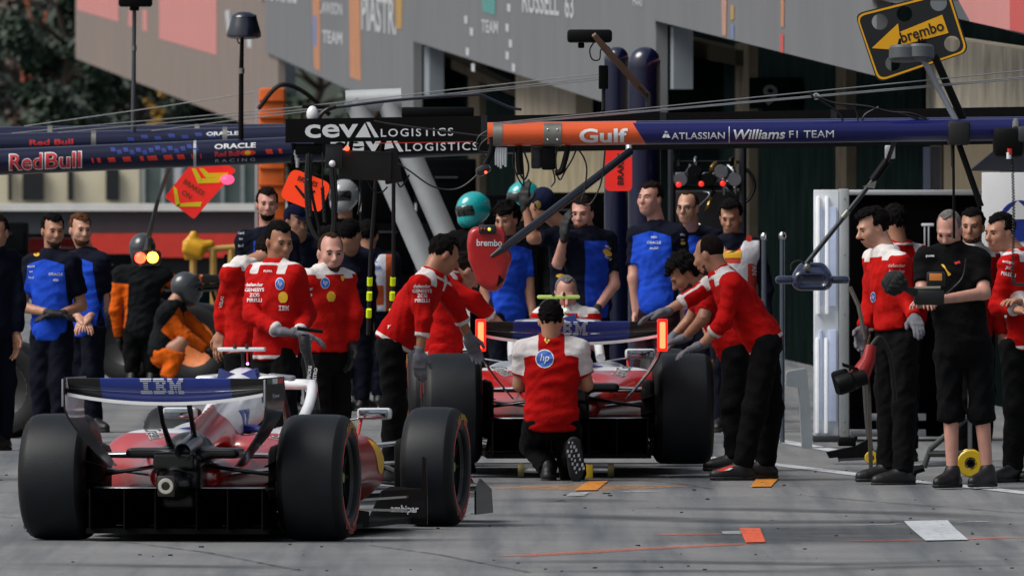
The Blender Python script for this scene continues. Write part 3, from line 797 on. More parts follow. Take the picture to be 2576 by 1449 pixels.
def make_car(name, label, lit=False):
    car = thing(name, label, 'racing car')
    # ---- bodywork
    s = SDF((-.86, -.3, .05), (.86, 4.75, 1.04), .0145)
    for sx in (-1, 1):
        s.box((sx * .45, 1.55, .37), (.27, .72, .2), r=.17, k=.14)
        s.cone((sx * .44, 1.0, .40), (sx * .13, -.08, .36), .19, .085, k=.14)
        s.cone((sx * .33, 1.75, .5), (sx * .2, .75, .46), .14, .12, k=.12)
        s.ell((sx * .78, 1.75, .1), (.22, .75, .2), k=.05, op='sub')
        s.box((sx * .47, 2.3, .46), (.17, .1, .07), r=.03, k=.02, op='sub')
        s.box((sx * .19, 1.46, .9), (.06, .13, .018), r=.01, k=.01)
    s.box((0, 2.4, .38), (.24, .85, .19), r=.11, k=.1)
    s.cone((0, 3.0, .42), (0, 4.35, .25), .17, .075, k=.08)
    s.ell((0, 4.3, .24), (.13, .3, .05), k=.06)
    s.ell((0, 1.58, .8), (.125, .26, .16), k=.08)
    s.cone((0, 1.5, .76), (0, .1, .50), .135, .07, k=.12)
    s.box((0, .62, .62), (.012, .5, .14), R=np.array(Matrix.Rotation(math.radians(9), 3, 'X')), r=.008, k=.05)
    s.ell((0, 1.93, .83), (.085, .12, .085), k=.02, op='sub')
    s.ell((0, 2.4, .66), (.2, .42, .2), k=.03, op='sub')
    V, Q = s.mesh(); V = smoothv(V, Q, 1)
    y, z, x = V[:, 1], V[:, 2], np.abs(V[:, 0])
    zb = .575 + .02 * np.clip(1.9 - y, 0, 1) + 2.4 * np.maximum(0, .8 - y) ** 1.4
    liv = np.where(y > 3.1, -.1, z - zb)
    body = rawmesh('bodywork', V, Q, REDP, car, attrs={'livery': liv})
    hp = (-.3, 0, .95)
    for yc, w_ in ((1.0, .05), (1.1, .06)):
        for sx in (-1, 1):
            project(body, poly2d([(-w_, .07), (w_ * .8, .07), (w_, -.05), (w_ * .2, -.08), (-w_ * .6, -.02)]), (sx * .2, yc, .68), (0, 1, 0), (-sx * .3, 0, 1), (-sx, 0, -.25), BLUEP, name='printed_shape')
    for sx in (-1, 1):
        project(body, poly2d([(-.07, .1), (.04, .1), (.1, -.1), (-.02, -.1)]), (sx * .1, 1.42, .86), (0, 1, 0), (0, 0, 1), (-sx, .2, 0), BLUEP, name='printed_shape')
        project(body, scaled(text2d('UniCredit', .03, .3), .07, .4), (sx * .3, .92, .53), (0, sx, .05), (-sx * .5, 0, .8), (-sx, 0, -.75), INKW)
        project(body, scaled(text2d('UniCredit', .0, .3), .062, .39), (sx * .3, .92, .53), (0, sx, .05), (-sx * .5, 0, .8), (-sx, 0, -.75), INKB, lift=.007)
        project(body, ellipse2d(.11, .1), (sx * .6, 2.0, .44), (0, 1, 0), (0, 0, 1), (-sx, 0, 0), SYEL, name='printed_shape')
        project(body, scaled(striped(.05, .13), .05, .13), (sx * .25, 2.05, .62), (0, sx, 0), (-sx * .4, 0, 1), (-sx, 0, -.5), INKB)
    one(lambda b: b.grid([[Vector((x_ * w0, y_, z_)) for x_, z_ in ((-1, .5), (-.9, .34), (0, .3), (.9, .34), (1, .5))] for y_, w0 in ((2.0, .16), (2.7, .18))]), 'seat', CARBM, car)
    # ---- floor, diffuser, boards
    fl = [(-.53, -.35), (-.53, .45), (-.78, .8), (-.8, 2.6), (-.5, 2.95), (.5, 2.95), (.8, 2.6), (.78, .8), (.53, .45), (.53, -.35)]
    floor_ = one(lambda b: b.prism([(x_, y_, .045) for x_, y_ in fl], (0, 0, .03)), 'floor', CARBM, car, smooth=0, fix=True)
    one(lambda b: b.grid([[Vector((x_, y_, z_)) for x_ in (-.52, .52)] for y_, z_ in ((.3, .08), (-.1, .16), (-.42, .29))]).grid([[Vector((x_, y_, z_ + .015)) for x_ in (-.52, .52)] for y_, z_ in ((.3, .08), (-.1, .16), (-.42, .29))]), 'diffuser', CARBM, car)
    for x_ in (-.5, -.3, -.12, .12, .3, .5):
        one(lambda b: b.prism([(x_, .3, .06), (x_, -.42, .07), (x_, -.42, .30), (x_, -.1, .17), (x_, .3, .09)], (.008, 0, 0)), 'strake', CARBM, floor_, smooth=0)
    for sx in (-1, 1):
        bd = one(lambda b: b.prism([(sx * .46, 2.98, .03), (sx * .88, 2.62, .03), (sx * .88, 2.62, .2), (sx * .87, 2.63, .42), (sx * .845, 2.65, .43), (sx * .84, 2.66, .24), (sx * .62, 2.85, .25), (sx * .55, 2.9, .22), (sx * .47, 2.97, .08)], (0, .012, 0)), 'floor_board', CARB, car, smooth=0, fix=True)
        if sx == 1:
            bb = MB(); v, f = scaled(text2d('ambipar', .02), .055, .2)
            bb.add([Vector((.72 + x_, 2.62 + (.16 - x_) * .857 - .008, .115 + y_)) for x_, y_ in v], f); bb.build('lettering', GREYT, bd, smooth=0)
        for z_, l_ in ((.11, .0), (.16, .03), (.06, -.02)):
            one(lambda b: b.prism([(sx * .40, 2.7, z_), (sx * .78, 2.5, z_ + l_), (sx * .78, 2.56, z_ + l_), (sx * .40, 2.8, z_)], (0, 0, .012)), 'vane', SILV, car, smooth=0, fix=True)
        one(lambda b: b.prism([(sx * .56, .62, .08), (sx * .8, 1.2, .05), (sx * .8, 1.2, .14), (sx * .56, .62, .2)], (.01 * sx, 0, 0)), 'floor_fence', CARBM, car, smooth=0, fix=True)
    # ---- gearbox, exhaust, tail
    g = SDF((-.4, -.75, .1), (.4, .6, .72), .014)
    g.box((0, .05, .33), (.13, .42, .15), r=.06, k=.05); g.cone((0, -.25, .33), (0, -.6, .325), .1, .06, k=.05)
    g.box((0, -.12, .50), (.33, .12, .03), r=.028, k=.06); g.ell((.01, -.05, .545), (.12, .16, .075), k=.06)
    g.box((-.01, -.38, .46), (.12, .05, .05), r=.015, k=.02)
    V, Q = g.mesh(); tail = rawmesh('gearbox', V, Q, CARB, car)
    one(lambda b: b.lathe([(.046, 0), (.05, .02), (.05, .34), (.042, .34), (.04, .02), (.046, 0)], (.06, -.5, .515), (0, 1, .16), 24), 'exhaust', STEEL, car)
    one(lambda b: b.lathe([(.024, 0), (.026, -.006), (.042, -.006), (.045, 0)], (0, -.678, .322), (0, 1, 0), 28), 'jack_ring', M('ring_grey', '#a7a99c', .6), car)
    one(lambda b: b.box((0, -.66, .322), (.052, .014, .06), ch=.01), 'rain_light', M('lamp_dark', '#1a0d0e', .25, coat=.5), car)
    # ---- rear wing
    st = [-.565 + 1.13 * i / 30 for i in range(31)]
    def sag(x_): return .052 * (1 - (abs(x_) / .565) ** 2.2)
    def wing(b, prof):
        rows = []
        for x_ in st: rows.append([Vector((x_, y_, z_ - k_ * sag(x_))) for y_, z_, k_ in prof])
        o = len(b.f); b.grid(rows, closed=True); b.f.append(list(range(len(b.v) - 31 * len(prof), len(b.v) - 31 * len(prof) + len(prof)))); b.m.append(1)
        n = len(prof)
        for i in range(30):
            for k in range(n): b.m[o + i * n + k] = 0 if abs((st[i] + st[i + 1]) / 2) < .385 else 1
    w1 = one(lambda b: wing(b, [(-.70, .930, .0), (-.697, .91, .12), (-.687, .892, .3), (-.67, .878, .45), (-.655, .88, .45), (-.665, .897, .3), (-.675, .915, .12), (-.69, .934, .0)]), 'rear_wing_flap', [BLUEP, CARB], car, smooth=40)
    w2 = one(lambda b: wing(b, [(-.66, .876, .45), (-.652, .864, .62), (-.635, .852, .85), (-.60, .842, 1.), (-.34, .842, 1.), (-.34, .86, 1.), (-.52, .866, .8), (-.63, .878, .5)]), 'rear_wing_main_plane', [BLUEP, CARB], car, smooth=40)
    one(lambda b: b.grid([[Vector((x_, -.694, .851 - sag(x_))), Vector((x_, -.703, .849 - sag(x_))), Vector((x_, -.703, .832 - sag(x_))), Vector((x_, -.60, .834 - sag(x_)))] for x_ in st]), 'wing_lip', GLOSSW, w2)
    project(w1, striped(.092, .25), (-.02, -.66, .888), (1, 0, 0), (0, 0, 1), (0, 1, 0), GREYT, lift=.006)
    for sx in (-1, 1):
        rows = []
        for z_, xo, y0, y1 in ((.936, .57, -.73, -.16), (.86, .575, -.73, -.16), (.76, .575, -.70, -.2), (.70, .56, -.66, -.24), (.6, .50, -.6, -.26), (.5, .42, -.54, -.28), (.43, .36, -.50, -.30)):
            rows.append([Vector((sx * xo, y0, z_)), Vector((sx * (xo + .012), y0, z_)), Vector((sx * (xo + .012), y1, z_)), Vector((sx * xo, y1, z_))])
        ep = one(lambda b: b.grid(rows, closed=True).add(rows[0], [(0, 1, 2, 3)]).add(rows[-1], [(3, 2, 1, 0)]), 'endplate', M('endplate_black', '#16181c', .3, coat=.6, var=.2), car, smooth=25, fix=True)
        if lit: one(lambda b: b.box((sx * .576, -.75, .845), (.017, .014, .083), ch=.008), 'light_bar', LIT, ep)
        else: one(lambda b: b.box((sx * .584, -.74, .85), (.005, .008, .078), ch=.003), 'light_bar', UNLIT, ep)
        if sx == 1:
            for k, mt in enumerate((M('flag_green', '#1c5a3c', .5), INKW, SRED)):
                b = MB(); b.add([Vector((.589, -.7 + .16 * k + a, c)) for a, c in ((0, .9), (.15, .9), (.15, .93), (0, .93))], [(0, 1, 2, 3)]); b.build('printed_shape', mt, ep, smooth=0)
            v, f = scaled(text2d('IP power', .02), .03, .2); b = MB(); b.add([Vector((.592, -.45 + x_, .83 + y_)) for x_, y_ in v], f); b.build('lettering', GREYT, ep, smooth=0)
        one(lambda b: b.tube([(sx * .085, -.45, .80), (sx * .085, -.36, .68), (sx * .075, -.2, .55)], [.016, .014, .02], 8), 'wing_pylon', CARB, car)
    # ---- suspension
    def arm(p, q, r=.012, mt=SILV, flat=2.2):
        p, q = Vector(p), Vector(q); b = MB(); a, d, c = basis(q - p)
        rows = []
        for e in (p, q): rows.append([e + Vector((0, math.cos(t) * r * flat, math.sin(t) * r)) for t in [6.2832 * k / 10 for k in range(10)]])
        b.grid(rows, closed=True); return b.build('suspension_arm', mt, car, smooth=60)
    for sx in (-1, 1):
        arm((sx * .13, -.1, .50), (sx * .6, .0, .485)); arm((sx * .12, .35, .47), (sx * .6, .02, .48), mt=CARB)
        arm((sx * .12, -.2, .43), (sx * .6, .02, .36), mt=CARB); arm((sx * .12, -.22, .25), (sx * .6, -.03, .235), .014)
        arm((sx * .12, .3, .22), (sx * .6, .03, .22), mt=CARB); arm((sx * .1, -.3, .30), (sx * .6, -.12, .30), .01)
        arm((sx * .12, .0, .36), (sx * .6, .0, .42), .01, SILV)
        one(lambda b: b.box((sx * .53, .0, .36), (.05, .17, .19), ch=.05), 'brake_duct', CARBM, car)
        for k in range(4): one(lambda b: b.prism([(sx * .47, -.2, .12 + .1 * k), (sx * .55, -.3, .15 + .1 * k), (sx * .55, -.1, .15 + .1 * k), (sx * .47, -.1, .12 + .1 * k)], (0, 0, .006)), 'winglet', CARBM, car, smooth=0, fix=True)
        for a_, c_ in (((.2, 3.25, .46), (.62, 3.4, .50)), ((.2, 3.6, .44), (.62, 3.42, .50)), ((.2, 3.2, .26), (.62, 3.38, .22)), ((.18, 3.62, .26), (.62, 3.42, .22)), ((.2, 3.3, .5), (.6, 3.4, .3)), ((.2, 3.15, .36), (.6, 3.35, .38))):
            arm((sx * a_[0], a_[1], a_[2]), (sx * c_[0], c_[1], c_[2]), .012, SILV)
        one(lambda b: b.box((sx * .6, 3.4, .355), (.05, .14, .17), ch=.05), 'brake_duct', CARBM, car)
        wheel(car, sx * (.94 - .1925), 0., .36, .385, sx); wheel(car, sx * (.94 - .16), 3.4, .353, .32, sx)
        # mirrors, cockpit side, camera ears
        mr = one(lambda b: b.box((sx * .58, 2.55, .68), (.10, .045, .034), ch=.02), 'mirror', GLOSSW, car)
        one(lambda b: b.box((sx * .58, 2.503, .68), (.088, .004, .026), ch=.004), 'mirror_glass', M('mirror_glass', '#9ba3aa', .06, metal=1., var=.3, scale=18), mr)
        one(lambda b: b.tube([(sx * .5, 2.56, .66), (sx * .5, 2.45, .56), (sx * .48, 2.4, .5)], [.01, .012, .016], 6), 'mirror_stalk', M('gloss_red', '#b30f0c', .3, coat=1., var=.05), mr)
        one(lambda b: b.tube([(sx * .55, 2.56, .66), (sx * .35, 2.5, .63), (sx * .2, 2.5, .6)], .007, 6), 'mirror_stay', SILV, mr)
        one(lambda b: b.box((sx * .21, 1.62, .905), (.075, .06, .016), R=Matrix.Rotation(sx * .1, 3, 'Y'), ch=.012), 'camera_pod', SILV, car)
    # ---- halo, camera mast, front wing
    hpth = []
    for k in range(25):
        t = math.pi * k / 24
        hpth.append(Vector((-.29 * math.cos(t), 1.85 + .78 * math.sin(t) ** .7, .66 + .19 * min(1, math.sin(t) * 2.2) ** .8)))
    hl = one(lambda b: b.tube(hpth, .032, 10), 'halo', GLOSSW, car, smooth=60)
    one(lambda b: b.tube([(0, 2.63, .85), (0, 2.8, .72), (0, 2.92, .56)], [.022, .02, .03], 8), 'halo_strut', CARB, hl)
    mast = one(lambda b: b.tube([(0, 1.55, .92), (0, 1.52, 1.06)], .01, 6), 'camera_mast', CARB, car)
    one(lambda b: b.box((0, 1.5, 1.068), (.14, .035, .012), ch=.01), 'camera_wing', GLOSSW, mast)
    for x_ in (-.035, .035): one(lambda b: b.tube([(x_, 1.47, 1.075), (x_, 1.47, 1.1)], [.012, .006], 6), 'antenna', CARB, mast)
    one(lambda b: b.ball((.04, 1.47, .985), .008, 8), 'status_light', M('status_green' if lit else 'status_violet', '#50ff70' if lit else '#c050ff', .4, emit=(.1, 1, .2) if lit else (.6, .1, 1.), estr=14.), mast)
    one(lambda b: b.tube([(.04, 1.47, .99), (.035, 1.48, 1.06)], .005, 5), 'status_stalk', SRED, mast)
    for k, (y_, z_) in enumerate(((4.45, .13), (4.25, .17), (4.1, .22))):
        one(lambda b: b.grid([[Vector((x_, y_ - .08 + .12 * abs(x_) * -1 + q, z_ - .03 * math.cos(x_ * 3) + dz)) for q, dz in ((0, .03), (.1, .0), (.2, -.005))] for x_ in [-.9 + .1 * i for i in range(19)]]), 'front_wing_element', GLOSSW if k == 0 else CARB, car, smooth=60)
    for sx in (-1, 1): one(lambda b: b.prism([(sx * .91, 3.95, .06), (sx * .91, 4.5, .06), (sx * .91, 4.45, .2), (sx * .91, 4.1, .27), (sx * .91, 3.95, .2)], (.012 * sx, 0, 0)), 'front_wing_endplate', CARB, car, smooth=0, fix=True)
    return car
def copy_tree(o, parent=None, swap=None):
    c = o.copy(); COL.objects.link(c); c.parent = parent; ORG[c] = ORG[o]
    if swap and c.type == 'MESH':
        for sl in c.material_slots:
            if sl.material and sl.material.name in swap:
                m = swap[sl.material.name]; sl.link = 'OBJECT'; sl.material = m
    for ch in o.children: copy_tree(ch, c, swap)
    return c
car1 = make_car('racing_car', 'red and white racing car with striped blue rear wing rolling past on the asphalt')
car2 = copy_tree(car1, None, {'unlit_bar': LIT, 'status_violet': M('status_green', '#50ff70', .4, emit=(.1, 1, .2), estr=14.)})
car2['label'] = 'red racing car raised on jacks with glowing red bars on its rear wing'
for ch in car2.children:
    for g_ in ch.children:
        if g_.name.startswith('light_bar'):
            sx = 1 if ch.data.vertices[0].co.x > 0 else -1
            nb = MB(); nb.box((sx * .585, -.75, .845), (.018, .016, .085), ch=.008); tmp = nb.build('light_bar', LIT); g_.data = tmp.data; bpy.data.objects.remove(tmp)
            nb = MB(); nb.box((sx * .585, -.728, .845), (.034, .01, .104), ch=.009); le = nb.build('bloom_plate', M('bloom_red', '#a00808', .3, emit=(1., .012, .006), estr=1.6), None); le.parent = ch  # added glowing plate behind each bar, imitates the bloom around it
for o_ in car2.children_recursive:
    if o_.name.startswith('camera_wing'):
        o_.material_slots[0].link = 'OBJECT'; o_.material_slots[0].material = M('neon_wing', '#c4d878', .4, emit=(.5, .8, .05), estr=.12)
car1.location = (-1.838, YS(441), 0); car1.rotation_euler = (0, 0, math.radians(-10.5))
car2.location = ((1427 - IMW / 2) / 388.5, YS(388.5), gz(YS(388.5)) + .08); car2.rotation_euler = (0, 0, math.radians(2.0))
car3 = copy_tree(car1, None, {'car_red': M('papaya_paint', '#d9600f', .35, coat=.6, var=.06, col2='#101418', attr='livery'), 'gloss_blue': CARB, 'gloss_white': CARB, 'print_grey': M('papaya_ink', '#d9600f', .5), 'mirror_glass': CARB, 'unlit_bar': CARB})
car3['label'] = 'black and orange racing car surrounded by mechanics far down the lane'
car3.location = ((560 - IMW / 2) / 282, YS(282), gz(150)); car3.rotation_euler = (0, 0, math.radians(-22))
# ================================================================ people
SKIN = {k: M('skin_' + k, c, .5, var=.1, scale=18) for k, c in (('fair', '#b98a74'), ('mid', '#a87860'), ('tan', '#96664d'), ('pink', '#bb8878'))}
HAIRM = {k: M('hair_' + k, c, .95, var=.4, scale=40, bump=.9, bscale=90, spec=.12) for k, c in (('black', '#0d0b0b'), ('dark', '#1a1310'), ('brown', '#33231a'), ('grey', '#6d6a68'), ('ginger', '#5a3a26'), ('stub', '#44342c'))}
LIPS = M('lips', '#7d4a42', .5); EYEW = M('eye_dark', '#1c1512', .3); BROWM = M('brow', '#1d1512', .8)
FAB = dict(rough=.9, bump=.55, bscale=17, var=.16, scale=7, spec=.15)
CL = {
    'red': M('cloth_red', '#a80a09', col2='#ccc7c7', attr='panel', **FAB),
    'redsuit': M('cloth_red_suit', '#ad0f0a', col2='#d2cdcb', attr='panel', **FAB),
    'navy': M('cloth_navy', '#080d1e', col2='#1b3fae', attr='panel', **FAB),
    'blue': M('cloth_blue', '#1c46ba', col2='#080d1e', attr='panel', **FAB),
    'black': M('cloth_black', '#040406', col2='#08080b', attr='panel', **FAB),
    'char': M('cloth_charcoal', '#0f1316', col2='#c9570f', attr='panel', **FAB),
    'bib': M('cloth_bib', '#cfd2dc', col2='#b9552f', attr='panel', **FAB),
    'bibjp': M('cloth_bib_red', '#c2453a', col2='#d5d5dc', attr='panel', **FAB),
}
TROU = {'black': M('trousers_black', '#030406', **FAB), 'navy': M('trousers_navy', '#060a18', **FAB), 'red': CL['red'], 'maroon': M('trousers_maroon', '#241018', **FAB), 'orange': M('trousers_orange', '#cf5d12', **FAB)}
GLOV = {'grey': M('glove_grey', '#5f6068', .8, var=.15), 'black': M('glove_black', '#0c0d10', .7, var=.2)}
SHOE = M('shoe_black', '#050608', .5, var=.25, scale=12); SOLE = M('sole_dark', '#17181b', .7)
def unit(v): v = np.array(v, float); return v / (np.linalg.norm(v) + 1e-9)
def merge(parts):
    vs, qs, o = [], [], 0
    for V, Q in parts:
        if len(V) == 0: continue
        vs.append(V); qs.append(Q + o); o += len(V)
    return np.concatenate(vs), np.concatenate(qs)
def hand_field(w, d, n, side, curl, grow=0., h=.0055):
    """a palm, four fingers and a thumb. w wrist, d along the hand, n out of the back of the hand, side: +1 thumb on +t"""
    w, d, n = np.array(w, float), unit(d), np.array(n, float); n = unit(n - d * (n @ d)); t = np.cross(d, n) * side
    s = SDF(w - .2, w + .2, h)
    R = np.stack([t, d, n], 1)
    s.box(w + d * .05, (.042 + grow, .05, .015 + grow), R, r=.014, k=.012)
    s.cone(w - d * .03, w + d * .03, .027 + grow, .026 + grow, k=.02)
    for i, (o, L, r) in enumerate(((.031, .92, .0092), (.0105, 1.05, .0096), (-.0105, .98, .0092), (-.030, .78, .0082))):
        p = w + d * (.092 - abs(o - .01) * .25) + t * o; a = math.radians(curl * (.45 + .08 * i)); dd = d
        for seg, l in enumerate((.043 * L, .027 * L, .022 * L)):
            dd = d * math.cos(a) - n * math.sin(a); q = p + dd * l
            s.cone(p, q, r + grow - seg * .0007, r + grow - .0006 - seg * .0007, k=.004); p = q; a += math.radians(curl)
    p = w + d * .025 + t * .036; q = p + unit(d * .75 + t * .65 - n * .25) * .042; e = q + unit(d * .95 + t * .15 - n * .35) * .032
    s.cone(w + d * .02 + t * .02, p, .018 + grow, .014 + grow, k=.012); s.cone(p, q, .0135 + grow, .011 + grow, k=.008); s.cone(q, e, .0108 + grow, .009 + grow, k=.004)
    return s.mesh()
PCOUNT = [0]
def person(label, Y, head, sa, sb, ea=None, eb=None, wa=None, wb=None, ha=None, hb=None, ka=None, kb=None, aa=None, ab=None,
           yaw=0, pitch=8, roll=0, face=-1, turn=1, top='red', sleeve='long', trousers='black', gloves=None, hair='short', haircol='dark', beard=None, stache=False,
           skin='mid', hem=.0, panel=None, foot=None, curl=18, handa=None, handb=None, feet=True, glasses=False, helmet=None, short=False, bib=None, group=None, hs=1., fat=1., lowres=False, toe=None):
    PCOUNT[0] += 1; seed = PCOUNT[0]
    def W(p):
        dy = p[2] if len(p) > 2 else 0.
        return np.array(P(p[0], p[1], Y + dy))
    A, B = W(sa), W(sb); gap = np.linalg.norm(A - B)
    if gap < .33 and len(sa) < 3:
        e = math.sqrt(.33 ** 2 - gap ** 2) / 2 * turn; A = np.array(P(sa[0], sa[1], Y - e)); B = np.array(P(sb[0], sb[1], Y + e))
    mid = (A + B) / 2
    if ha is None:
        r0 = unit(B - A); HA = mid + r0 * -.085 + np.array([0, 0, -.5]); HB = mid + r0 * .085 + np.array([0, 0, -.5])
    else: HA, HB = W(ha), W(hb)
    hm = (HA + HB) / 2
    if np.linalg.norm(HA - HB) < .12: r0 = unit((B - A)); HA, HB = hm - r0 * .08, hm + r0 * .08
    up = unit(mid - hm); right = unit(B - A); right = unit(right - up * (right @ up)); fwd = np.cross(up, right) * face
    L = np.linalg.norm(mid - hm); T = np.stack([right, fwd, up], 1)
    gr = gz(float(hm[1]))
    def leg(H, K, An):
        if An is None: An_ = np.array([H[0], H[1], gz(float(H[1])) + .09])
        else: An_ = W(An)
        if K is None: K_ = (H + An_) / 2 + unit([fwd[0], fwd[1], 0]) * .02
        else: K_ = W(K)
        return K_, An_
    KA, AA = leg(HA, ka, aa); KB, AB = leg(HB, kb, ab)
    def arm(S, E, Wr, sgn):
        E_ = W(E) if E else S + np.array([0, 0, -.29]) + right * sgn * .04
        W_ = W(Wr) if Wr else E_ + np.array([0, 0, -.24]) + fwd * .08
        return E_, W_
    EA, WA = arm(A, ea, wa, -1); EB, WB = arm(B, eb, wb, 1)
    hc = W(head)
    org = Vector(((AA[0] + AB[0]) / 2, (AA[1] + AB[1]) / 2, min(AA[2], AB[2]) - .09))
    t = thing('person', label, 'person', org, group)
    cr, sr = math.radians, math.radians
    hf = np.array([math.sin(cr(yaw)) * math.cos(cr(pitch)), -math.cos(cr(yaw)) * math.cos(cr(pitch)), -math.sin(cr(pitch))])
    hr = unit(np.cross(hf, [0, 0, 1.])); hu = unit(np.cross(hr, hf))
    if roll: c_, s_ = math.cos(cr(roll)), math.sin(cr(roll)); hr, hu = hr * c_ + hu * s_, hu * c_ - hr * s_
    HR = np.stack([hr, hf, hu], 1); k_ = .96 * hs
    def hp(x, y, z): return hc + (hr * x + hf * y + hu * z) * k_
    rd = np.random.default_rng(seed); wv = rd.uniform(.93, 1.07, 8)
    # ---- body: head, neck, torso, limbs and hands
    parts = []
    s = SDF(hc - .19, hc + .19, .0075)
    s.ell(hp(0, -.012, .032), (.075 * k_, .096 * k_, .09 * k_), HR, k=.02)
    s.ell(hp(0, .03, -.03), (.061 * wv[0] * k_, .072 * k_, .09 * k_), HR, k=.03)
    s.ell(hp(0, .047, -.088), (.043 * wv[1] * k_, .046 * k_, .036 * k_), HR, k=.03)
    s.cone(hp(-.034, .087, .022), hp(.034, .087, .022), .012, .012, k=.02)
    for e in (-1, 1):
        s.ell(hp(.031 * e, .103, .001), (.018, .014, .012), HR, k=.012, op='sub')
        s.ell(hp(.042 * e, .066, -.028), (.022, .02, .022), HR, k=.03)
        s.ell(hp(.077 * e, -.008, -.01), (.011, .02, .031), HR, k=.008)
    s.cone(hp(0, .094, .01), hp(0, .12 * wv[2], -.03), .009, .0135 * wv[3], k=.012); s.ell(hp(0, .108, -.036), (.017, .014, .01), HR, k=.01)
    s.cone(hp(-.02, .094, -.066), hp(.02, .094, -.066), .009, .009, k=.012)
    nb = mid + up * .045 - fwd * .015
    s.cone(nb, hp(0, -.025, -.04), .062, .056, k=.03)
    parts.append(s.mesh())
    allp = np.array([A, B, EA, EB, WA, WB, HA, HB, KA, KB, AA, AB, mid + up * .1]); lo, hi = allp.min(0) - .2, allp.max(0) + .2
    bv = .022
    s = SDF(lo, hi, bv)
    def torso(s, g, k=.09):
        s.ell(hm + up * L * .78, ((.172 * fat + g), .108 * fat + g, .17 + g), T, k=k); s.ell(hm + up * L * .42, (.15 * fat + g, .106 * fat + g, .2 + g), T, k=k)
        s.ell(hm + up * L * .05, (.158 * fat + g, .115 * fat + g, .14 + g), T, k=k)
        for S in (A, B): s.cone(mid + up * .055, S - up * .005, .056 + g, .058 + g, k=.05)
        for S in (A, B): s.cone(hm + up * L * .72, S, .085 + g, .06 + g, k=.05)
    torso(s, -.042)
    for S, E, Wr in ((A, EA, WA), (B, EB, WB)): s.cone(S, E, .053, .043, k=.03); s.cone(E, Wr, .043, .029, k=.02)
    for H, K, An in ((HA, KA, AA), (HB, KB, AB)): s.cone(H, K, .075, .052, k=.03); s.cone(K, An, .052, .036, k=.03)
    parts.append(s.mesh())
    hands = []
    for S, E, Wr, hd, sgn in ((A, EA, WA, handa, -1), (B, EB, WB, handb, 1)):
        d = unit(Wr - E) if hd is None else unit(hd); n = np.array([0, 0, 1.]) if abs(d[2]) < .75 else unit(np.array([right[0] * sgn, right[1] * sgn, 0]) + 1e-3)
        s2 = -sgn * face if abs(d[2]) < .75 else -1 * sgn * face
        Vh, Qh = hand_field(Wr, d, n, s2, curl); parts.append((Vh, Qh))
        if gloves: hands.append(hand_field(Wr, d, n, s2, curl, .0035, .0065))
    V, Q = merge(parts)
    rawmesh('body', V, Q, SKIN[skin], t)
    for Vg, Qg in hands: rawmesh('glove', Vg, Qg, GLOV[gloves], t)
    # ---- face
    if not helmet and abs((yaw + 180) % 360 - 180) < 130:
        for e in (-1, 1):
            one(lambda b: b.ball(hp(.031 * e, .091, .002), (.0125, .006, .0062), 8, R=Matrix(HR.tolist())), 'eye', EYEW, t)
            one(lambda b: b.tube([hp(.014 * e, .101, .02), hp(.032 * e, .1, .026), hp(.05 * e, .088, .02)], [.0025, .0038, .002], 5), 'eyebrow', BROWM if haircol != 'grey' else HAIRM['grey'], t)
        one(lambda b: b.tube([hp(-.024, .093, -.067), hp(0, .1035, -.065), hp(.024, .093, -.067)], [.002, .0042, .002], 6), 'mouth', LIPS, t)
        if glasses:
            for e in (-1, 1): one(lambda b: b.tube([hp(.032 * e + .024 * math.cos(q), .112, .002 + .017 * math.sin(q)) for q in [6.2832 * k / 12 for k in range(13)]], .0028, 5), 'spectacle_rim', INKB, t)
            one(lambda b: b.tube([hp(-.055, .105, .008), hp(-.078, 0, .006)], .0025, 5).tube([hp(.055, .105, .008), hp(.078, 0, .006)], .0025, 5), 'spectacle_arms', INKB, t)
    # ---- hair, cap, beard, helmet
    if helmet:
        s = SDF(hc - .24, hc + .24, .011); s.ell(hp(0, 0, .015), (.117, .145, .13), HR, k=.02); s.ell(hp(0, .06, -.07), (.095, .09, .07), HR, k=.04)
        V, Q = s.mesh(); hl_ = rawmesh('helmet', V, Q, helmet[0], t)
        s = SDF(hc - .24, hc + .24, .011); s.ell(hp(0, .004, .005), (.12, .149, .133), HR, k=.005); s.clip(hp(0, .06, 0), -hf); s.clip(hp(0, 0, .06), hu); s.clip(hp(0, 0, -.06), -hu)
        V, Q = s.mesh(); rawmesh('visor', V, Q, helmet[1], hl_)
    elif hair != 'none':
        s = SDF(hc - .2, hc + .2, .0085)
        g = {'short': .011, 'curly': .03, 'quiff': .018, 'balding': .006, 'cap': .014}[hair]
        if hair == 'quiff': s.ell(hp(0, .035, .09), (.07, .06, .045), HR, k=.03)
        s.ell(hp(0, -.014, .034), (.075 * k_ + g, .096 * k_ + g, .09 * k_ + g), HR, k=.02)
        # clear the face, ears and nape
        s.clip(hp(0, 0, -.065), -hu)
        X = hp(0, .062 if hair != 'balding' else .02, .062 if hair != 'balding' else .1)
        f_ = SDF(s.lo, s.lo + (s.n - 2) * s.h, s.h)
        G_ = np.meshgrid(*s.ax, indexing='ij', sparse=True)
        yy = sum((G_[i] - hc[i]) * hf[i] for i in range(3)) / k_; zz = sum((G_[i] - hc[i]) * hu[i] for i in range(3)) / k_; xx = sum((G_[i] - hc[i]) * hr[i] for i in range(3)) / k_
        line = {'short': .068, 'curly': .055, 'quiff': .078, 'balding': .098, 'cap': .045}[hair]
        facecut = np.minimum(np.minimum(yy - (.03 - .25 * (zz - .0)), line + .02 * np.abs(xx) / .07 - zz), 1)     # in front of the temples and under the hairline
        s.v = np.maximum(s.v, facecut.astype(np.float32) * .9)
        earcut = np.minimum(np.minimum(yy + .03, .012 - zz), 1); s.v = np.maximum(s.v, np.minimum(earcut, np.abs(xx) - .05).astype(np.float32))
        V, Q = s.mesh()
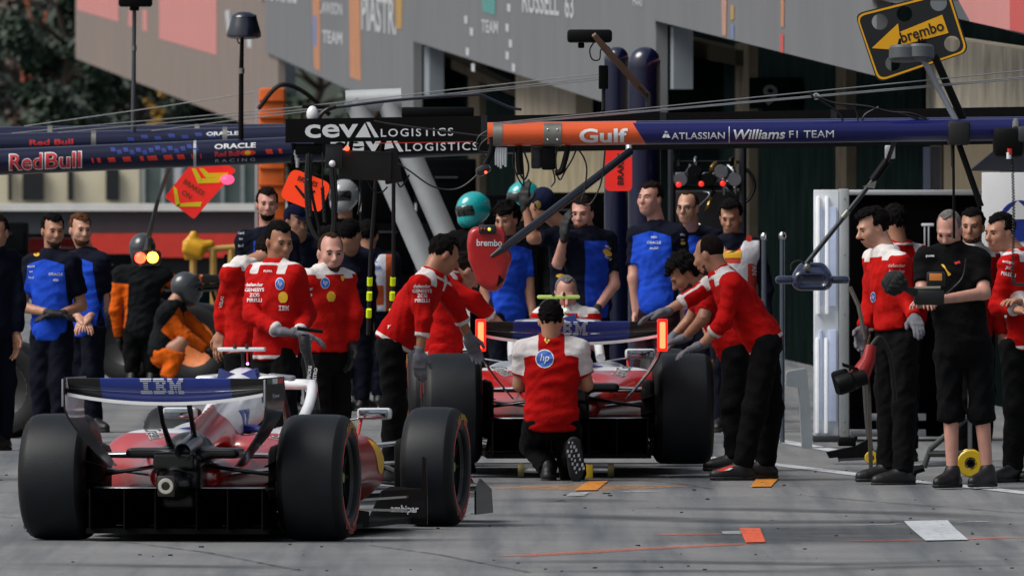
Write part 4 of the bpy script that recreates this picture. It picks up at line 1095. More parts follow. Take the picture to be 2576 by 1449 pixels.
        if len(V):
            if hair in ('curly', 'short', 'quiff'): V = ripple(V, Q, .010 if hair == 'curly' else .0045, 90 if hair == 'curly' else 130, seed)
            hm_ = HAIRM[haircol] if hair != 'cap' else M('cap_navy', '#0d1530', **FAB)
            cp = rawmesh('cap' if hair == 'cap' else 'hair', V, Q, hm_, t)
            if hair == 'cap':
                one(lambda b: b.grid([[Vector(hp(.07 * math.sin(a), .05 + q * .075 + .04 * math.cos(a), .052 - q * .02)) for a in [-1.3 + .26 * i for i in range(11)]] for q in (0, .5, 1)]), 'peak', hm_, cp)
    if beard:
        s = SDF(hc - .19, hc + .19, .0075); s.ell(hp(0, .03, -.03), (.0635 * wv[0] * k_, .0745 * k_, .092 * k_), HR, k=.03); s.ell(hp(0, .047, -.089), (.0455 * k_, .0485 * k_, .039 * k_), HR, k=.03)
        s.clip(hp(0, 0, -.05), hu * 1. + hf * .25); s.ell(hp(0, .11, -.064), (.024, .03, .012), HR, k=.008, op='sub'); s.clip(hp(0, -.005, 0), -hf)
        V, Q = s.mesh()
        if len(V): rawmesh('beard', ripple(V, Q, .0012, 200, seed), Q, HAIRM[beard], t)
    if stache: one(lambda b: b.tube([hp(-.03, .094, -.056), hp(0, .112, -.049), hp(.03, .094, -.056)], [.004, .0075, .004], 6), 'moustache', HAIRM[haircol], t)
    # ---- upper garment
    ch = .0125; s = SDF(lo - .02, hi + .02, ch); g = .007
    torso(s, g, .08)
    hempt = hm + up * (L * .0 - .06 + hem)
    s.clip(hempt, -up)
    s.cone(mid + up * .02, mid + up * .085 - fwd * .012, .085, .07, k=.03, cut=1.0)       # collar
    for S, E, Wr in ((A, EA, WA), (B, EB, WB)):
        if sleeve == 'long': s.cone(S, E, .066, .056, k=.016); s.cone(E, Wr, .056, .044, k=.02, cut=.93)
        elif sleeve == 'pushed': s.cone(S, E, .066, .056, k=.016); s.cone(E, Wr, .055, .05, k=.02, cut=.5)
        else: s.cone(S, E, .066, .064, k=.018, cut=.72)
    s.ell(nb + up * .09, (.062, .062, .05), T, k=.015, op='sub')
    V, Q = s.mesh(); V = smoothv(V, Q, 1); VR = ripple(V, Q, .0048, 40, seed, (1, 1, 1.9))
    rel = V - hm; u, v_, w_ = rel @ right, rel @ up - L, rel @ fwd
    def along(a, b_):
        d = b_ - a; return np.clip(((V - a) @ d) / (d @ d), -1, 2), np.linalg.norm(V - a - np.clip(((V - a) @ d) / (d @ d), 0, 1)[:, None] * d, axis=1)
    pa = panel or 'none'; at = np.full(len(V), -.1, np.float32)
    hd = (V - hempt) @ up
    if pa in ('jacket', 'suit'):
        if pa == 'jacket':
            at = np.maximum(at, np.minimum(np.minimum(hd - .012, .034 - hd), .19 - np.abs(u)))
            for E, Wr in ((EA, WA), (EB, WB)):
                q, r = along(E, Wr); l = np.linalg.norm(Wr - E); c1 = .93 if sleeve == 'long' else .5
                at = np.maximum(at, np.minimum(np.minimum((q - c1) * l + .03, .012 - (q - c1) * l), .075 - r))
        at = np.maximum(at, np.minimum(np.minimum(np.minimum(np.abs(u) - .08, .15 - np.abs(u)), v_ - .01), .115 - np.abs(w_)))
        if pa == 'suit': at = np.maximum(at, v_ - .035)
        else: at = np.maximum(at, np.minimum(v_ - .064, .078 - v_))
    elif pa == 'polo':
        at = np.maximum(at, np.minimum(np.abs(u) - .085 - .3 * np.maximum(0, v_ * -1 - .02), v_ + .035 + .3 * np.maximum(0, np.abs(u) - .13)))
        for S, E in ((A, EA), (B, EB)):
            q, r = along(S, E); at = np.maximum(at, np.minimum(np.minimum(q - .05, .64 - q) * .3, .085 - r))
    elif pa == 'rb':          # dark shirt, blue chest
        at = np.maximum(at, np.minimum(np.minimum(.10 - np.abs(u), -v_ - .0), w_ + .02))
    elif pa == 'rbblue':      # blue shirt, dark shoulders and sleeves
        at = np.maximum(at, np.minimum(v_ - .01 + .25 * (np.abs(u) - .08), 1))
        at = np.maximum(at, np.abs(u) - .155)
    elif pa == 'orange':
        for S, E, Wr in ((A, EA, WA), (B, EB, WB)):
            q, r = along(S, Wr); at = np.maximum(at, np.minimum((q - .12) * .4, .14 - r))
    jk = rawmesh('jacket' if sleeve != 'short' else 'shirt', VR, Q, CL[top], t, attrs={'panel': at})
    if bib:
        s = SDF(lo, hi, .014); torso(s, .024, .08); s.clip(hm + up * L * .18, -up); s.clip(mid + up * .05, up); s.clip(mid + right * .2, right); s.clip(mid - right * .2, -right)
        s.ell(mid + up * .09, (.085, .3, .13), T, k=.02, op='sub')
        V, Q = s.mesh(); rel = V - hm; u, v_, w_ = rel @ right, rel @ up - L, rel @ fwd
        if bib == 'bib': at = np.maximum(np.minimum(np.minimum(.12 - np.abs(u), -.2 - v_), v_ + .36), np.abs(u) - .135)
        else: at = np.maximum(np.minimum(np.abs(u) - .06, .12 + v_), np.minimum(.11 - np.abs(u), -v_ - .12))
        rawmesh('bib', V, Q, CL[bib], t, attrs={'panel': at})
    # ---- trousers or shorts
    s = SDF(lo - .02, hi + .02, ch)
    s.ell(hm + up * L * .02, (.142 * fat, .104 * fat, .13), T, k=.04)
    if hem > .05: s.ell(hm + up * L * .42, (.15 * fat + .009, .106 * fat + .009, .2), T, k=.06)
    for H, K, An in ((HA, KA, AA), (HB, KB, AB)):
        s.cone(H, K, .092, .08, k=.022)
        if short: s.cone(K, An, .084, .075, k=.03, cut=.12)
        else: s.cone(K, An, .08, .068, k=.04, cut=1.02)
    s.clip(hempt + up * .09, up)
    V, Q = s.mesh(); V = smoothv(V, Q, 1); V = ripple(V, Q, .0048, 36, seed + 50, (1, 1, .8))
    ta = {'panel': np.full(len(V), -.1)}
    rawmesh('shorts' if short else 'trousers', V, Q, TROU[trousers], t, attrs=ta)
    # ---- shoes
    if feet:
        for i, An in enumerate((AA, AB)):
            fd = foot[i] if isinstance(foot, list) else foot
            d = unit([hf[0] if abs(face) else 0, fwd[1], 0]) if fd is None else unit(fd)
            gnd = gz(float(An[1])) if toe is None else -9
            dn = np.array([0, 0, -1.]) if toe is None or toe[i] is None else unit(toe[i])
            he, tp = An - d * .045 + dn * .05, An + d * .185 + dn * .055
            s = SDF(np.minimum(he, tp) - .12, np.maximum(he, tp) + .14, .0095)
            s.cone(he, tp, .042, .034, k=.02); s.cone(he + d * .06, tp - d * .04, .046, .045, k=.02); s.cone(An + dn * -.02, An + dn * .04, .045, .045, k=.03); s.cone(An, An + d * .1 + dn * .04, .042, .036, k=.03)
            s.clip(An + dn * .085, dn)
            V, Q = s.mesh(); sh = rawmesh('shoe', V, Q, SHOE, t)
            s = SDF(np.minimum(he, tp) - .12, np.maximum(he, tp) + .12, .0095); s.cone(he + dn * .02, tp + dn * .01, .046, .038, k=.02); s.cone(he + d * .08 + dn * .02, tp - d * .04 + dn * .02, .05, .05, k=.02); s.clip(An + dn * .09, dn); s.clip(An + dn * .068, -dn)
            V, Q = s.mesh()
            if len(V): rawmesh('sole', V, Q, SOLE, sh)
    return t, jk
def lines(jk, x, y, words, hpx, dy, mat, Y, rot=0.):
    for i, w_ in enumerate(words): stick(jk, text2d(w_, .02), x, y + i * dy, hpx, mat, Y, rot)
HPB = M('badge_blue', '#2a5fb8', .5); SHIELD = M('badge_yellow', '#dcae1e', .5)
def hp_badge(jk, x, y, r, Y, sq=1.):
    stick(jk, ellipse2d(r * 1.12 * sq, r * 1.12), x, y, 0, INKW, Y, norm=False, name='badge', lift=.004)
    stick(jk, ellipse2d(r * sq, r), x, y, 0, HPB, Y, norm=False, name='badge', lift=.006)
    stick(jk, text2d('hp', .0, .25), x, y, r * 1.15, INKW, Y, lift=.011, wpx=r * 1.1 * sq)
def shell_badge(jk, x, y, r, Y, sq=1.):
    sh = [(r * sq * math.sin(a) * (1 + .0), r * math.cos(a)) for a in [-2.3 + 4.6 * i / 14 for i in range(15)]] + [(r * .5 * sq, -r * .95), (-r * .5 * sq, -r * .95)]
    stick(jk, poly2d([(a * 1.12, c * 1.12) for a, c in sh]), x, y, 0, SRED, Y, norm=False, name='badge', lift=.004)
    stick(jk, poly2d(sh), x, y, 0, SHIELD, Y, norm=False, name='badge', lift=.006)
CREW = 'crew members in red'
# --- around the left of the raised car
Y9 = YS(405)
_, j = person('dark haired crew member in red jacket and grey glove holding a black tyre bag', Y9, (702, 607), (645, 692), (742, 692), (630, 792, -.1), (775, 790), (704, 834, -.27), (752, 838, -.2), yaw=28, pitch=12, turn=-1, panel='jacket', sleeve='long', gloves='grey', haircol='black', hair='short', beard=None, skin='tan', handa=(1, -.1, -.1), handb=(1, 0, -.3), hem=.03)
hp_badge(j, 704, 714, 14, Y9, .75); shell_badge(j, 712, 748, 14, Y9, .85); stick(j, striped(10, 26), 714, 775, 12, INKW, Y9, wpx=26)
lines(j, 640, 716, ['defender', 'GENESYS', 'ZCG', 'PIRELLI'], 9, 13, INKW, Y9); stick(j, text2d('PUMA', .02), 674, 682, 6, INKW, Y9)
Y10 = YS(398)
_, j = person('bearded crew member in white collared red suit and black overalls', Y10, (832, 636), (772, 704), (868, 704), (748, 790), (892, 790), (770, 862), (884, 866), yaw=14, pitch=6, turn=1, top='redsuit', panel='suit', gloves='black', haircol='brown', hair='balding', beard='stub', skin='pink', fat=1.1, hem=.1, hs=1.04)
hp_badge(j, 818, 712, 13, Y10, .8); shell_badge(j, 833, 746, 13, Y10, .85); lines(j, 768, 726, ['defender', 'brembo', 'ambipar', 'PIRELLI'], 8, 15, INKW, Y10)
stick(j, poly2d([(-5, 6), (5, 6), (4, -3), (0, -8), (-4, -3)]), 862, 700, 14, SHIELD, Y10, name='badge')
Y8 = YS(388)
_, j = person('crew member in red suit bending away, face hidden behind a colleague', Y8, (674, 640, .1), (582, 690), (655, 680), (562, 770), (660, 770), (553, 842), (640, 850), yaw=150, pitch=30, face=1, turn=1, top='redsuit', panel='suit', haircol='dark', skin='mid', hem=-.05, trousers='black')
stick(j, text2d('VELAS', .02), 557, 760, 8, INKW, Y8, 80)
Y12 = YS(396)
_, j = person('crew member in red jacket stooping to the right with one gloved arm hanging', Y12, (1116, 640, .05), (1052, 722, -.17), (1098, 706, .17), (1066, 806, -.2), (1150, 780, .3), (1056, 890, -.2), (1180, 850, .35), ha=(985, 868, -.08), hb=(985, 868, .08), yaw=112, pitch=28, face=-1, panel='jacket', sleeve='pushed', gloves='grey', haircol='black', hair='short', skin='tan', handa=(.0, .1, -1), hem=.06)
lines(j, 1062, 720, ['defender', 'GENESYS', 'ZCG', 'PIRELLI'], 9, 12, INKW, Y12)
stick(j, text2d('Y', .02, .5), 979, 822, 9, INKW, Y12)
Y13 = YS(384)
person('crew member in plain red overalls reaching across to the glowing wing light', Y13, (1172, 682, .1), (1112, 715, -.1), (1140, 705, .2), (1190, 752, -.1), (1200, 770, .3), (1240, 798, .0), (1240, 800, .3), ha=(1112, 880, -.08), hb=(1116, 880, .1), yaw=110, pitch=40, face=-1, panel='jacket', trousers='red', haircol='dark', skin='mid', gloves=None, hem=.0)
# --- the kneeling man
Y14 = YS(393)
_, j = person('crouching crew member, round blue badge on the back of his red and white shirt', Y14, (1386, 806), (1318, 880), (1456, 880), (1306, 968, .06), (1476, 968, .06), (1340, 962, .32), (1446, 962, .32), ha=(1352, 1062), hb=(1422, 1062), ka=(1338, 1118, .38), kb=(1440, 1190, .42), aa=(1380, 1178, .1), ab=(1442, 1128, -.12),
               yaw=178, pitch=14, face=1, panel='polo', sleeve='short', haircol='black', hair='short', skin='mid', foot=[(.05, 1, 0), (.08, .25, -1)], toe=[None, (.1, -1, -.15)], hem=.0, fat=1.08, gloves=None, hs=1.0)
hp_badge(j, 1370, 902, 21, Y14)
so = [c for c in j.parent.children if c.name.startswith('shoe')][1]; so_ = [c for c in so.children if c.name.startswith('sole')]; rs_ = random.Random(3)
for k in range(22):
    yy = 1112 + (k // 3) * 11; xx = 1428 + (k // 3) * 4.2 + (k % 3) * 11 - 8
    q_ = stick((so_ or [so])[0], rect2d(5, 7, 1, 1, .3), xx + rs_.uniform(-2, 2), yy + rs_.uniform(-2, 2), 5 + rs_.random() * 3, GREYT, Y14, 20, name='sole_stud')
    if q_ is not None: q_.parent = so
stick(j, poly2d([(-9, 11), (0, 13), (9, 11), (8, -3), (0, -13), (-8, -3)]), 1376, 853, 24, SHIELD, Y14, name='badge'); stick(j, poly2d([(-3, 6), (1, 8), (3, 3), (1, -1), (4, -6), (0, -4), (-3, -7), (-2, 0)]), 1376, 853, 14, INKB, Y14, name='badge', lift=.006)
stick(j, text2d('puma', .02), 1378, 834, 5, INKW, Y14)
Y15 = YS(362)
person('grey haired man in red and white shirt crouching beyond the raised car', Y15, (1424, 738), (1362, 800), (1486, 800), (1338, 868), (1500, 868), (1398, 850, -.25), (1456, 850, -.25), ha=(1395, 960), hb=(1450, 960), ka=(1380, 985, -.35), kb=(1470, 985, -.35), aa=(1395, 1115), ab=(1460, 1115), yaw=4, pitch=24, panel='suit', sleeve='short', hair='balding', haircol='grey', skin='pink', fat=1.1)
# --- right of the raised car
Y23 = YS(392)
_, j = person('crew member in red jacket leaning over with one hand on the rear tyre', Y23, (1784, 640, .02), (1842, 716, -.17), (1806, 702, .17), (1822, 808, -.2), (1748, 744, .1), (1764, 868, -.12), (1672, 785, .05), ha=(1932, 862, -.1), hb=(1922, 862, .1), ka=(1898, 1030, -.12), kb=(1940, 1030, .1), aa=(1868, 1172, -.12), ab=(1925, 1168, .1), yaw=-118, pitch=18, face=1, panel='jacket', sleeve='pushed', gloves='grey', hair='balding', haircol='dark', beard='stub', skin='mid', handa=(-1, 0, -.35), handb=(-1, 0, -.25), foot=(-1, -.25, 0), hem=.03, fat=1.05)
for so in [c for c in j.parent.children if c.name.startswith('shoe')][:1]:
    stick(so, poly2d([(-26, -6), (-8, 2), (14, 8), (24, 8), (6, -2), (-6, -8)]), 1826, 1178, 15, SRED, Y23, name='badge'); stick(so, poly2d([(-14, -5), (4, 4), (18, 5), (4, -3)]), 1832, 1180, 7, INKW, Y23, name='badge', lift=.007)
lines(j, 1808, 680, ['HCL', 'defender'], 8, 12, INKW, Y23, 25)
Y24 = YS(382)
person('crew member in red with tousled dark hair, head bowed over the tyre', Y24, (1722, 688, .05), (1788, 742, -.1), (1768, 742, .22), (1770, 800, -.15), (1740, 800, .25), (1722, 850, -.1), (1690, 850, .2), ha=(1850, 880, -.08), hb=(1850, 880, .08), yaw=-82, pitch=42, face=1, panel='jacket', sleeve='short', gloves='grey', hair='curly', haircol='black', skin='tan', beard='stub', handa=(-1, 0, -.3))
Y25 = YS(396)
_, j = person('young man with moustache and high white collar holding a wheel gun', Y25, (2196, 572, .04), (2262, 662, -.13), (2198, 652, .17), (2282, 758, -.1), (2190, 760, .2), (2300, 800, -.25), (2172, 828, .1), ha=(2275, 860, -.06), hb=(2235, 860, .1), ka=(2275, 1020, -.1), kb=(2240, 1020, .1), aa=(2272, 1186, -.15), ab=(2232, 1176, .1), yaw=-66, pitch=18, face=1, top='redsuit', panel='suit', gloves='grey', hair='quiff', haircol='black', stache=True, skin='fair', foot=(-1, -.4, 0), hem=.14)
lines(j, 2256, 668, ['defender', 'brembo', 'SKF'], 9, 14, M('ink_pink', '#e0a0a0', .5), Y25); hp_badge(j, 2196, 748, 12, Y25, .5)
person('dark haired crew member standing half hidden behind the man with the wheel gun', YS(372), (2248, 560), (2210, 640), (2310, 640), yaw=-150, pitch=5, face=1, haircol='black', panel='jacket')
Y27 = YS(400)
_, j = person('grey bearded cameraman in black polo shirt and long shorts', Y27, (2388, 578), (2328, 650), (2462, 652), (2318, 740, -.1), (2476, 738, -.12), (2316, 764, -.36), (2352, 756, -.36), ha=(2385, 880), hb=(2465, 880), ka=(2392, 1040), kb=(2470, 1040), aa=(2396, 1190), ab=(2484, 1188), yaw=-20, pitch=28, top='black', sleeve='short', trousers='black', short=True, hair='balding', haircol='grey', beard='grey', skin='pink', foot=(-.6, -1, 0), fat=1.12, handa=(.3, -.8, .1), handb=(-1, -.3, .0), curl=30, hem=.0)
stick(j, text2d('puma', .02), 2340, 645, 7, INKW, Y27); stick(j, poly2d([(-8, 2), (6, 6), (8, 0), (-4, -4)]), 2408, 662, 10, SRED, Y27, name='badge')
stick(j, poly2d([(-12, 14), (-6, 14), (12, -10), (6, -14)]), 2380, 680, 30, SYEL, Y27, name='lanyard')
person('dark bearded crew member looking out between the cameraman and the red jacket', YS(378), (2446, 570), (2400, 650), (2490, 650), yaw=-12, pitch=4, top='redsuit', panel='suit', haircol='black', beard='stub', skin='mid')
Y29 = YS(394)
_, j = person('frowning dark haired crew member in red jacket with folded arms by the white board', Y29, (2516, 584), (2540, 662, -.14), (2598, 662, .14), (2508, 770, -.12), (2625, 770, .1), (2560, 780, -.3), (2560, 760, -.2), ha=(2550, 870, -.05), hb=(2620, 870, .05), yaw=-48, pitch=8, face=-1, panel='jacket', haircol='black', skin='mid', foot=(-.8, -1, 0), hem=.03, beard=None)
lines(j, 2537, 660, ['ambipar', 'JKC', 'PIRELLI'], 9, 15, INKW, Y29, -10)
# --- people in blue beyond
RB = 'team members in navy and blue shirts'
Y2 = YS(352)
_, j = person('bearded man in blue and navy polo shirt with black gloves, hands clasped', Y2, (133, 580), (82, 662), (180, 662), (52, 772), (205, 770), (128, 788, -.18), (150, 790, -.18), yaw=18, pitch=6, turn=-1, top='blue', sleeve='short', panel='rbblue', trousers='navy', gloves='black', haircol='black', beard='stub', hem=.0, skin='mid', handa=(1, -.2, -.1), handb=(-1, -.2, -.1))
lines(j, 140, 690, ['ORACLE', 'visa'], 7, 14, GREYT, Y2); stick(j, ellipse2d(9, 6), 92, 640, 10, SYEL, Y2, name='badge')
lines(j, 78, 670, ['mobil', 'tag', 'ford'], 6, 14, GREYT, Y2)
person('fair haired man in blue shirt standing at the shoulder of the bearded man', YS(340), (202, 578), (178, 656), (256, 660), (160, 760), (262, 760), (200, 800, -.15), (222, 800, -.15), yaw=22, pitch=4, turn=-1, top='blue', sleeve='short', panel='rbblue', trousers='navy', haircol='ginger', skin='fair', beard='ginger', hem=.0)
person('man in dark navy shirt with arm lowered beside the two men in blue', YS(360), (-8, 585), (-58, 650), (28, 655), (-66, 760), (48, 762), (-60, 850), (42, 842), yaw=-20, pitch=5, top='navy', sleeve='long', panel='none', trousers='navy', haircol='dark', skin='mid')
Y6 = YS(338)
_, j = person('tall bearded man in navy shirt with folded arms below the orange column', Y6, (672, 514), (616, 606), (728, 606), (604, 686), (742, 686), (690, 668, -.22), (655, 672, -.25), yaw=4, pitch=2, top='navy', sleeve='short', panel='rb', trousers='navy', haircol='dark', beard='dark', skin='pink')
lines(j, 606, 570, ['visa', 'ford', 'tag', 'bull'], 7, 16, GREYT, Y6)
person('man in dark cap half hidden behind the tall bearded man', YS(322), (744, 556), (716, 622, .3), (808, 622, .3), yaw=35, pitch=10, top='navy', sleeve='long', panel='none', hair='cap', trousers='navy')
person('curly haired young man in blue shirt looking down past the red paddle', YS(338), (1274, 552), (1232, 626), (1326, 626), (1222, 730), (1330, 730), yaw=-26, pitch=14, top='blue', sleeve='short', panel='rbblue', hair='curly', haircol='black', skin='mid', trousers='navy')
Y18 = YS(346)
_, j = person('man in navy cap raising a gloved hand to the overhead boom', Y18, (1364, 516), (1396, 596, -.1), (1462, 604, .2), (1340, 600, -.2), (1440, 720, .2), (1320, 516, -.2), (1380, 760, .2), yaw=-150, pitch=0, face=1, top='navy', sleeve='short', panel='none', hair='cap', trousers='navy', gloves='black', skin='mid', handa=(0, 0, 1))
lines(j, 1408, 650, ['visa', 'ford', 'tag'], 8, 13, GREYT, Y18); stick(j, ellipse2d(14, 6), 1410, 694, 10, SYEL, Y18, name='badge')
for c in j.parent.children:
    if c.name.startswith('cap'): stick(c, ellipse2d(9, 11), 1352, 516, 22, M('emblem_gold', '#8f7a3a', .6), Y18, name='badge')
Y19 = YS(350)
_, j = person('ginger bearded man in navy shirt holding a hand to his face', Y19, (1464, 536), (1432, 606), (1528, 606), (1404, 662, -.12), (1545, 716), (1420, 592, -.25), (1500, 780, -.2), yaw=-14, pitch=8, top='navy', sleeve='short', panel='rb', haircol='dark', beard='ginger', skin='pink', gloves='black', trousers='navy', handa=(.1, 0, 1), fat=1.1)
lines(j, 1530, 622, ['visa', 'ford'], 8, 26, GREYT, Y19, -35); stick(j, ellipse2d(15, 8), 1528, 636, 14, SYEL, Y19, -35, name='badge')
Y20 = YS(352)
_, j = person('tall grey haired man in bright blue shirt, chin raised, by the blue mast', Y20, (1636, 500), (1602, 592), (1704, 590), (1594, 700), (1726, 700), (1600, 790), (1712, 790), yaw=-34, pitch=-4, turn=-1, top='blue', sleeve='short', panel='rbblue', haircol='dark', skin='pink', trousers='maroon', hem=-.04)
lines(j, 1645, 596, ['visa', 'ORACLE', 'mobil'], 7, 14, GREYT, Y20); lines(j, 1717, 590, ['visa', 'tag'], 6, 14, GREYT, Y20); stick(j, ellipse2d(8, 5), 1718, 612, 8, SYEL, Y20, name='badge')
person('man with glasses in blue shirt behind the marshal', YS(338), (1730, 522), (1688, 604, .3), (1796, 598, .3), yaw=-22, pitch=4, top='blue', sleeve='short', panel='rbblue', haircol='brown', skin='fair', glasses=True, hair='balding', trousers='navy')
Y22 = YS(340)
_, j = person('young marshal in navy jacket and red and white bib, eyes lowered', Y22, (1838, 545), (1784, 622), (1902, 622), (1772, 720), (1926, 720), yaw=-10, pitch=18, top='navy', sleeve='long', panel='none', bib='bibjp', haircol='black', hair='quiff', skin='mid', trousers='navy')
bb = [c for c in j.parent.children if c.name.startswith('bib')][0]
stick(bb, ellipse2d(8, 8), 1884, 600, 16, SRED, Y22, name='badge'); stick(bb, text2d('JAPAN', .03), 1896, 668, 16, INKW, Y22, -90); stick(bb, rect2d(46, 18), 1842, 640, 18, SYEL, Y22, name='badge')
Y11 = YS(312)
_, j = person('official seen from behind in white and orange lettered bib', Y11, (926, 592), (872, 655), (985, 655), (866, 745), (1000, 745), yaw=172, pitch=2, face=1, top='navy', sleeve='long', panel='none', bib='bib', haircol='black', skin='mid', trousers='navy')
bb = [c for c in j.parent.children if c.name.startswith('bib')][0]
stick(bb, text2d('OFFICIAL', .02), 922, 655, 10, HPB, Y11); stick(bb, text2d('SCRUTINEER', .02), 922, 674, 10, HPB, Y11, wpx=78); stick(bb, text2d('F1', .03), 918, 720, 34, INKW, Y11, lift=.006)
person('dark haired person at the shoulder of the bibbed official', YS(318), (882, 590), (850, 650, .3), (920, 650, .3), yaw=150, pitch=4, face=1, top='navy', panel='none', haircol='black', trousers='navy')
# --- mechanics in helmets
TEALH = (M('helmet_teal', '#11a3a6', .25, coat=.8, var=.1), M('visor_black', '#0a0c10', .12, coat=1.))
GREYH = (M('helmet_grey', '#9a9da0', .25, coat=.8, var=.1), M('visor_black'))
DARKH = (M('helmet_dark', '#33373c', .3, coat=.6, var=.1), M('visor_black'))
person('mechanic in glossy teal helmet turned to the left above the red paddle', YS(318), (1192, 528), (1142, 604), (1252, 604), yaw=-58, pitch=10, top='black', panel='none', helmet=TEALH, trousers='black')
person('mechanic in teal helmet mostly behind the navy cap', YS(300), (1318, 498), (1270, 590), (1370, 590), yaw=-60, pitch=4, top='black', panel='none', helmet=TEALH, trousers='black')
person('mechanic in pale grey helmet behind the orange brakes sign', YS(300), (866, 494), (820, 590), (916, 590), yaw=-30, pitch=4, top='black', panel='none', helmet=GREYH, trousers='black')
ORG_T = dict(top='char', panel='orange')
person('mechanic in charcoal and orange overalls with his back turned under the signal light', YS(287), (358, 628), (302, 690), (412, 690), (290, 780), (452, 724, .1), (300, 850, .1), (485, 770, .2), yaw=175, pitch=12, face=1, helmet=DARKH, gloves='black', trousers='black', **ORG_T)
person('crouching mechanic in orange overalls gripping a wheel of the orange car', YS(290), (468, 726, .1), (415, 790, -.1), (450, 780, .2), (470, 850, -.1), (500, 830, .2), (520, 880, -.05), (540, 870, .2), ha=(408, 890, -.08), hb=(408, 890, .08), ka=(455, 862, -.12), kb=(450, 880, .12), aa=(420, 950, -.12), ab=(420, 950, .12), yaw=110, pitch=25, face=-1, helmet=DARKH, gloves='black', trousers='orange', foot=(1, 0, 0), **ORG_T)
# ================================================================ gantries, signs, lamps and pit equipment
def spl(pts, n=6):
    pts = [Vector(p) for p in pts]; out = []
    for i in range(len(pts) - 1):
        p0, p1, p2, p3 = pts[max(i - 1, 0)], pts[i], pts[i + 1], pts[min(i + 2, len(pts) - 1)]
        for k in range(n):
            t = k / n
            out.append(.5 * ((2 * p1) + (-p0 + p2) * t + (2 * p0 - 5 * p1 + 4 * p2 - p3) * t * t + (-p0 + 3 * p1 - 3 * p2 + p3) * t ** 3))
    return out + [pts[-1]]
def cable(par, pts, Y, r=.006, mat=None, name='cable', n=6, seg=6):
    q = [P(p[0], p[1], Y + (p[2] if len(p) > 2 else 0)) for p in pts]
    return one(lambda b: b.tube(spl(q, n), r, seg), name, mat or RUBB, par, smooth=60)
def bar(par, a, c, Y, r, mat, name='bar', n=12, Y2=None, r2=None):
    return one(lambda b: b.tube([P(*a, Y), P(*c, Y2 or Y)], [r, r2 or r], n), name, mat, par, smooth=50)
def pbox(par, x0, y0, x1, y1, Y, th, mat, name, ch=.01, rot=0.):
    """a box whose front covers a pixel rectangle at distance Y"""
    c = P((x0 + x1) / 2, (y0 + y1) / 2, Y); s = Y / F
    return one(lambda b: b.box(c + Vector((0, th / 2, 0)), ((x1 - x0) / 2 * s, th / 2, (y1 - y0) / 2 * s), Matrix.Rotation(math.radians(rot), 3, 'Y'), ch=ch), name, mat, par, smooth=40)
def pplate(par, pts, Y, th, mat, name, dy=None):
    q = [P(x, y, Y + (dy[i] if dy else 0)) for i, (x, y) in enumerate(pts)]
    return one(lambda b: b.prism(q, (0, th, 0)), name, mat, par, smooth=0, fix=True)
def flat(par, shape, px, py, hpx, mat, Y, rot=0., wpx=None, name='lettering', f=None):
    """flat lettering on an upright face at distance Y"""
    v, fc = shape; v = v * (hpx / (v[:, 1].max() - v[:, 1].min()))
    if wpx: v = v * np.array([wpx / (v[:, 0].max() - v[:, 0].min()), 1])
    ca, sa = math.cos(math.radians(rot)), math.sin(math.radians(rot))
    b = MB(); b.add([P(px + x * ca - y * sa, py - x * sa - y * ca, Y) for x, y in v], fc); return b.build(name, mat, par, smooth=0)
def rpoly(pts, r, n=5):
    """round the corners of a polygon"""
    out = []; m = len(pts); pts = [Vector((*p, 0)) for p in pts]
    for i in range(m):
        p, a, c = pts[i], pts[i - 1], pts[(i + 1) % m]; d1, d2 = (a - p).normalized(), (c - p).normalized()
        q1, q2 = p + d1 * r, p + d2 * r
        for k in range(n + 1):
            t = k / n; e = q1 * (1 - t) ** 2 + p * 2 * t * (1 - t) + q2 * t * t; out.append((e.x, e.y))
    return out
def holed_plate(par, outer, holes, Y, th, mat, name):
    """upright plate with real holes"""
    cu = bpy.data.curves.new(name, 'CURVE'); cu.dimensions = '2D'; cu.fill_mode = 'BOTH'; s = Y / F; cu.extrude = th / 2 / s
    c0 = (sum(p[0] for p in outer) / len(outer), sum(p[1] for p in outer) / len(outer))
    for lp in [outer] + holes:
        sp = cu.splines.new('POLY'); sp.points.add(len(lp) - 1); sp.use_cyclic_u = True
        for i, (x, y) in enumerate(lp): sp.points[i].co = (x - c0[0], -(y - c0[1]), 0, 1)
    ob = bpy.data.objects.new(name, cu); COL.objects.link(ob); dg = bpy.context.evaluated_depsgraph_get()
    me = ob.evaluated_get(dg).to_mesh(); vs = [v.co.copy() for v in me.vertices]; fs = [tuple(p.vertices) for p in me.polygons]
    ob.evaluated_get(dg).to_mesh_clear(); bpy.data.objects.remove(ob); bpy.data.curves.remove(cu)
    b = MB(); b.add([P(c0[0] + v.x, c0[1] - v.y, Y) + Vector((0, -v.z * s, 0)) for v in vs], fs)
    return b.build(name, mat, par, smooth=0)
def circ(x, y, r, n=20): return [(x + r * math.cos(6.2832 * i / n), y + r * math.sin(6.2832 * i / n)) for i in range(n)]
RUBB = M('black_rubber', '#0b0c0e', .5, var=.2)
WIRE = M('steel_wire', '#8e9092', .4, metal=.7, var=.1)
ORAP = M('boom_orange', '#d4500f', .3, coat=.7, var=.06, scale=3)
NAVP = M('boom_navy', '#080f50', .3, coat=.45, coatr=.12, spec=.25, var=.1, scale=3)
DKNAV = M('boom_dark_navy', '#0e1434', .3, coat=.5, coatr=.15, spec=.25, var=.2, scale=3)
BLKP = M('boom_black', '#040405', .35, coat=.1, spec=.2, var=.3, scale=2)
STEELC = M('clamp_steel', '#86867f', .4, metal=.7, var=.2, scale=8)
ALU = M('aluminium', '#c6cacd', .35, metal=.6, var=.08)
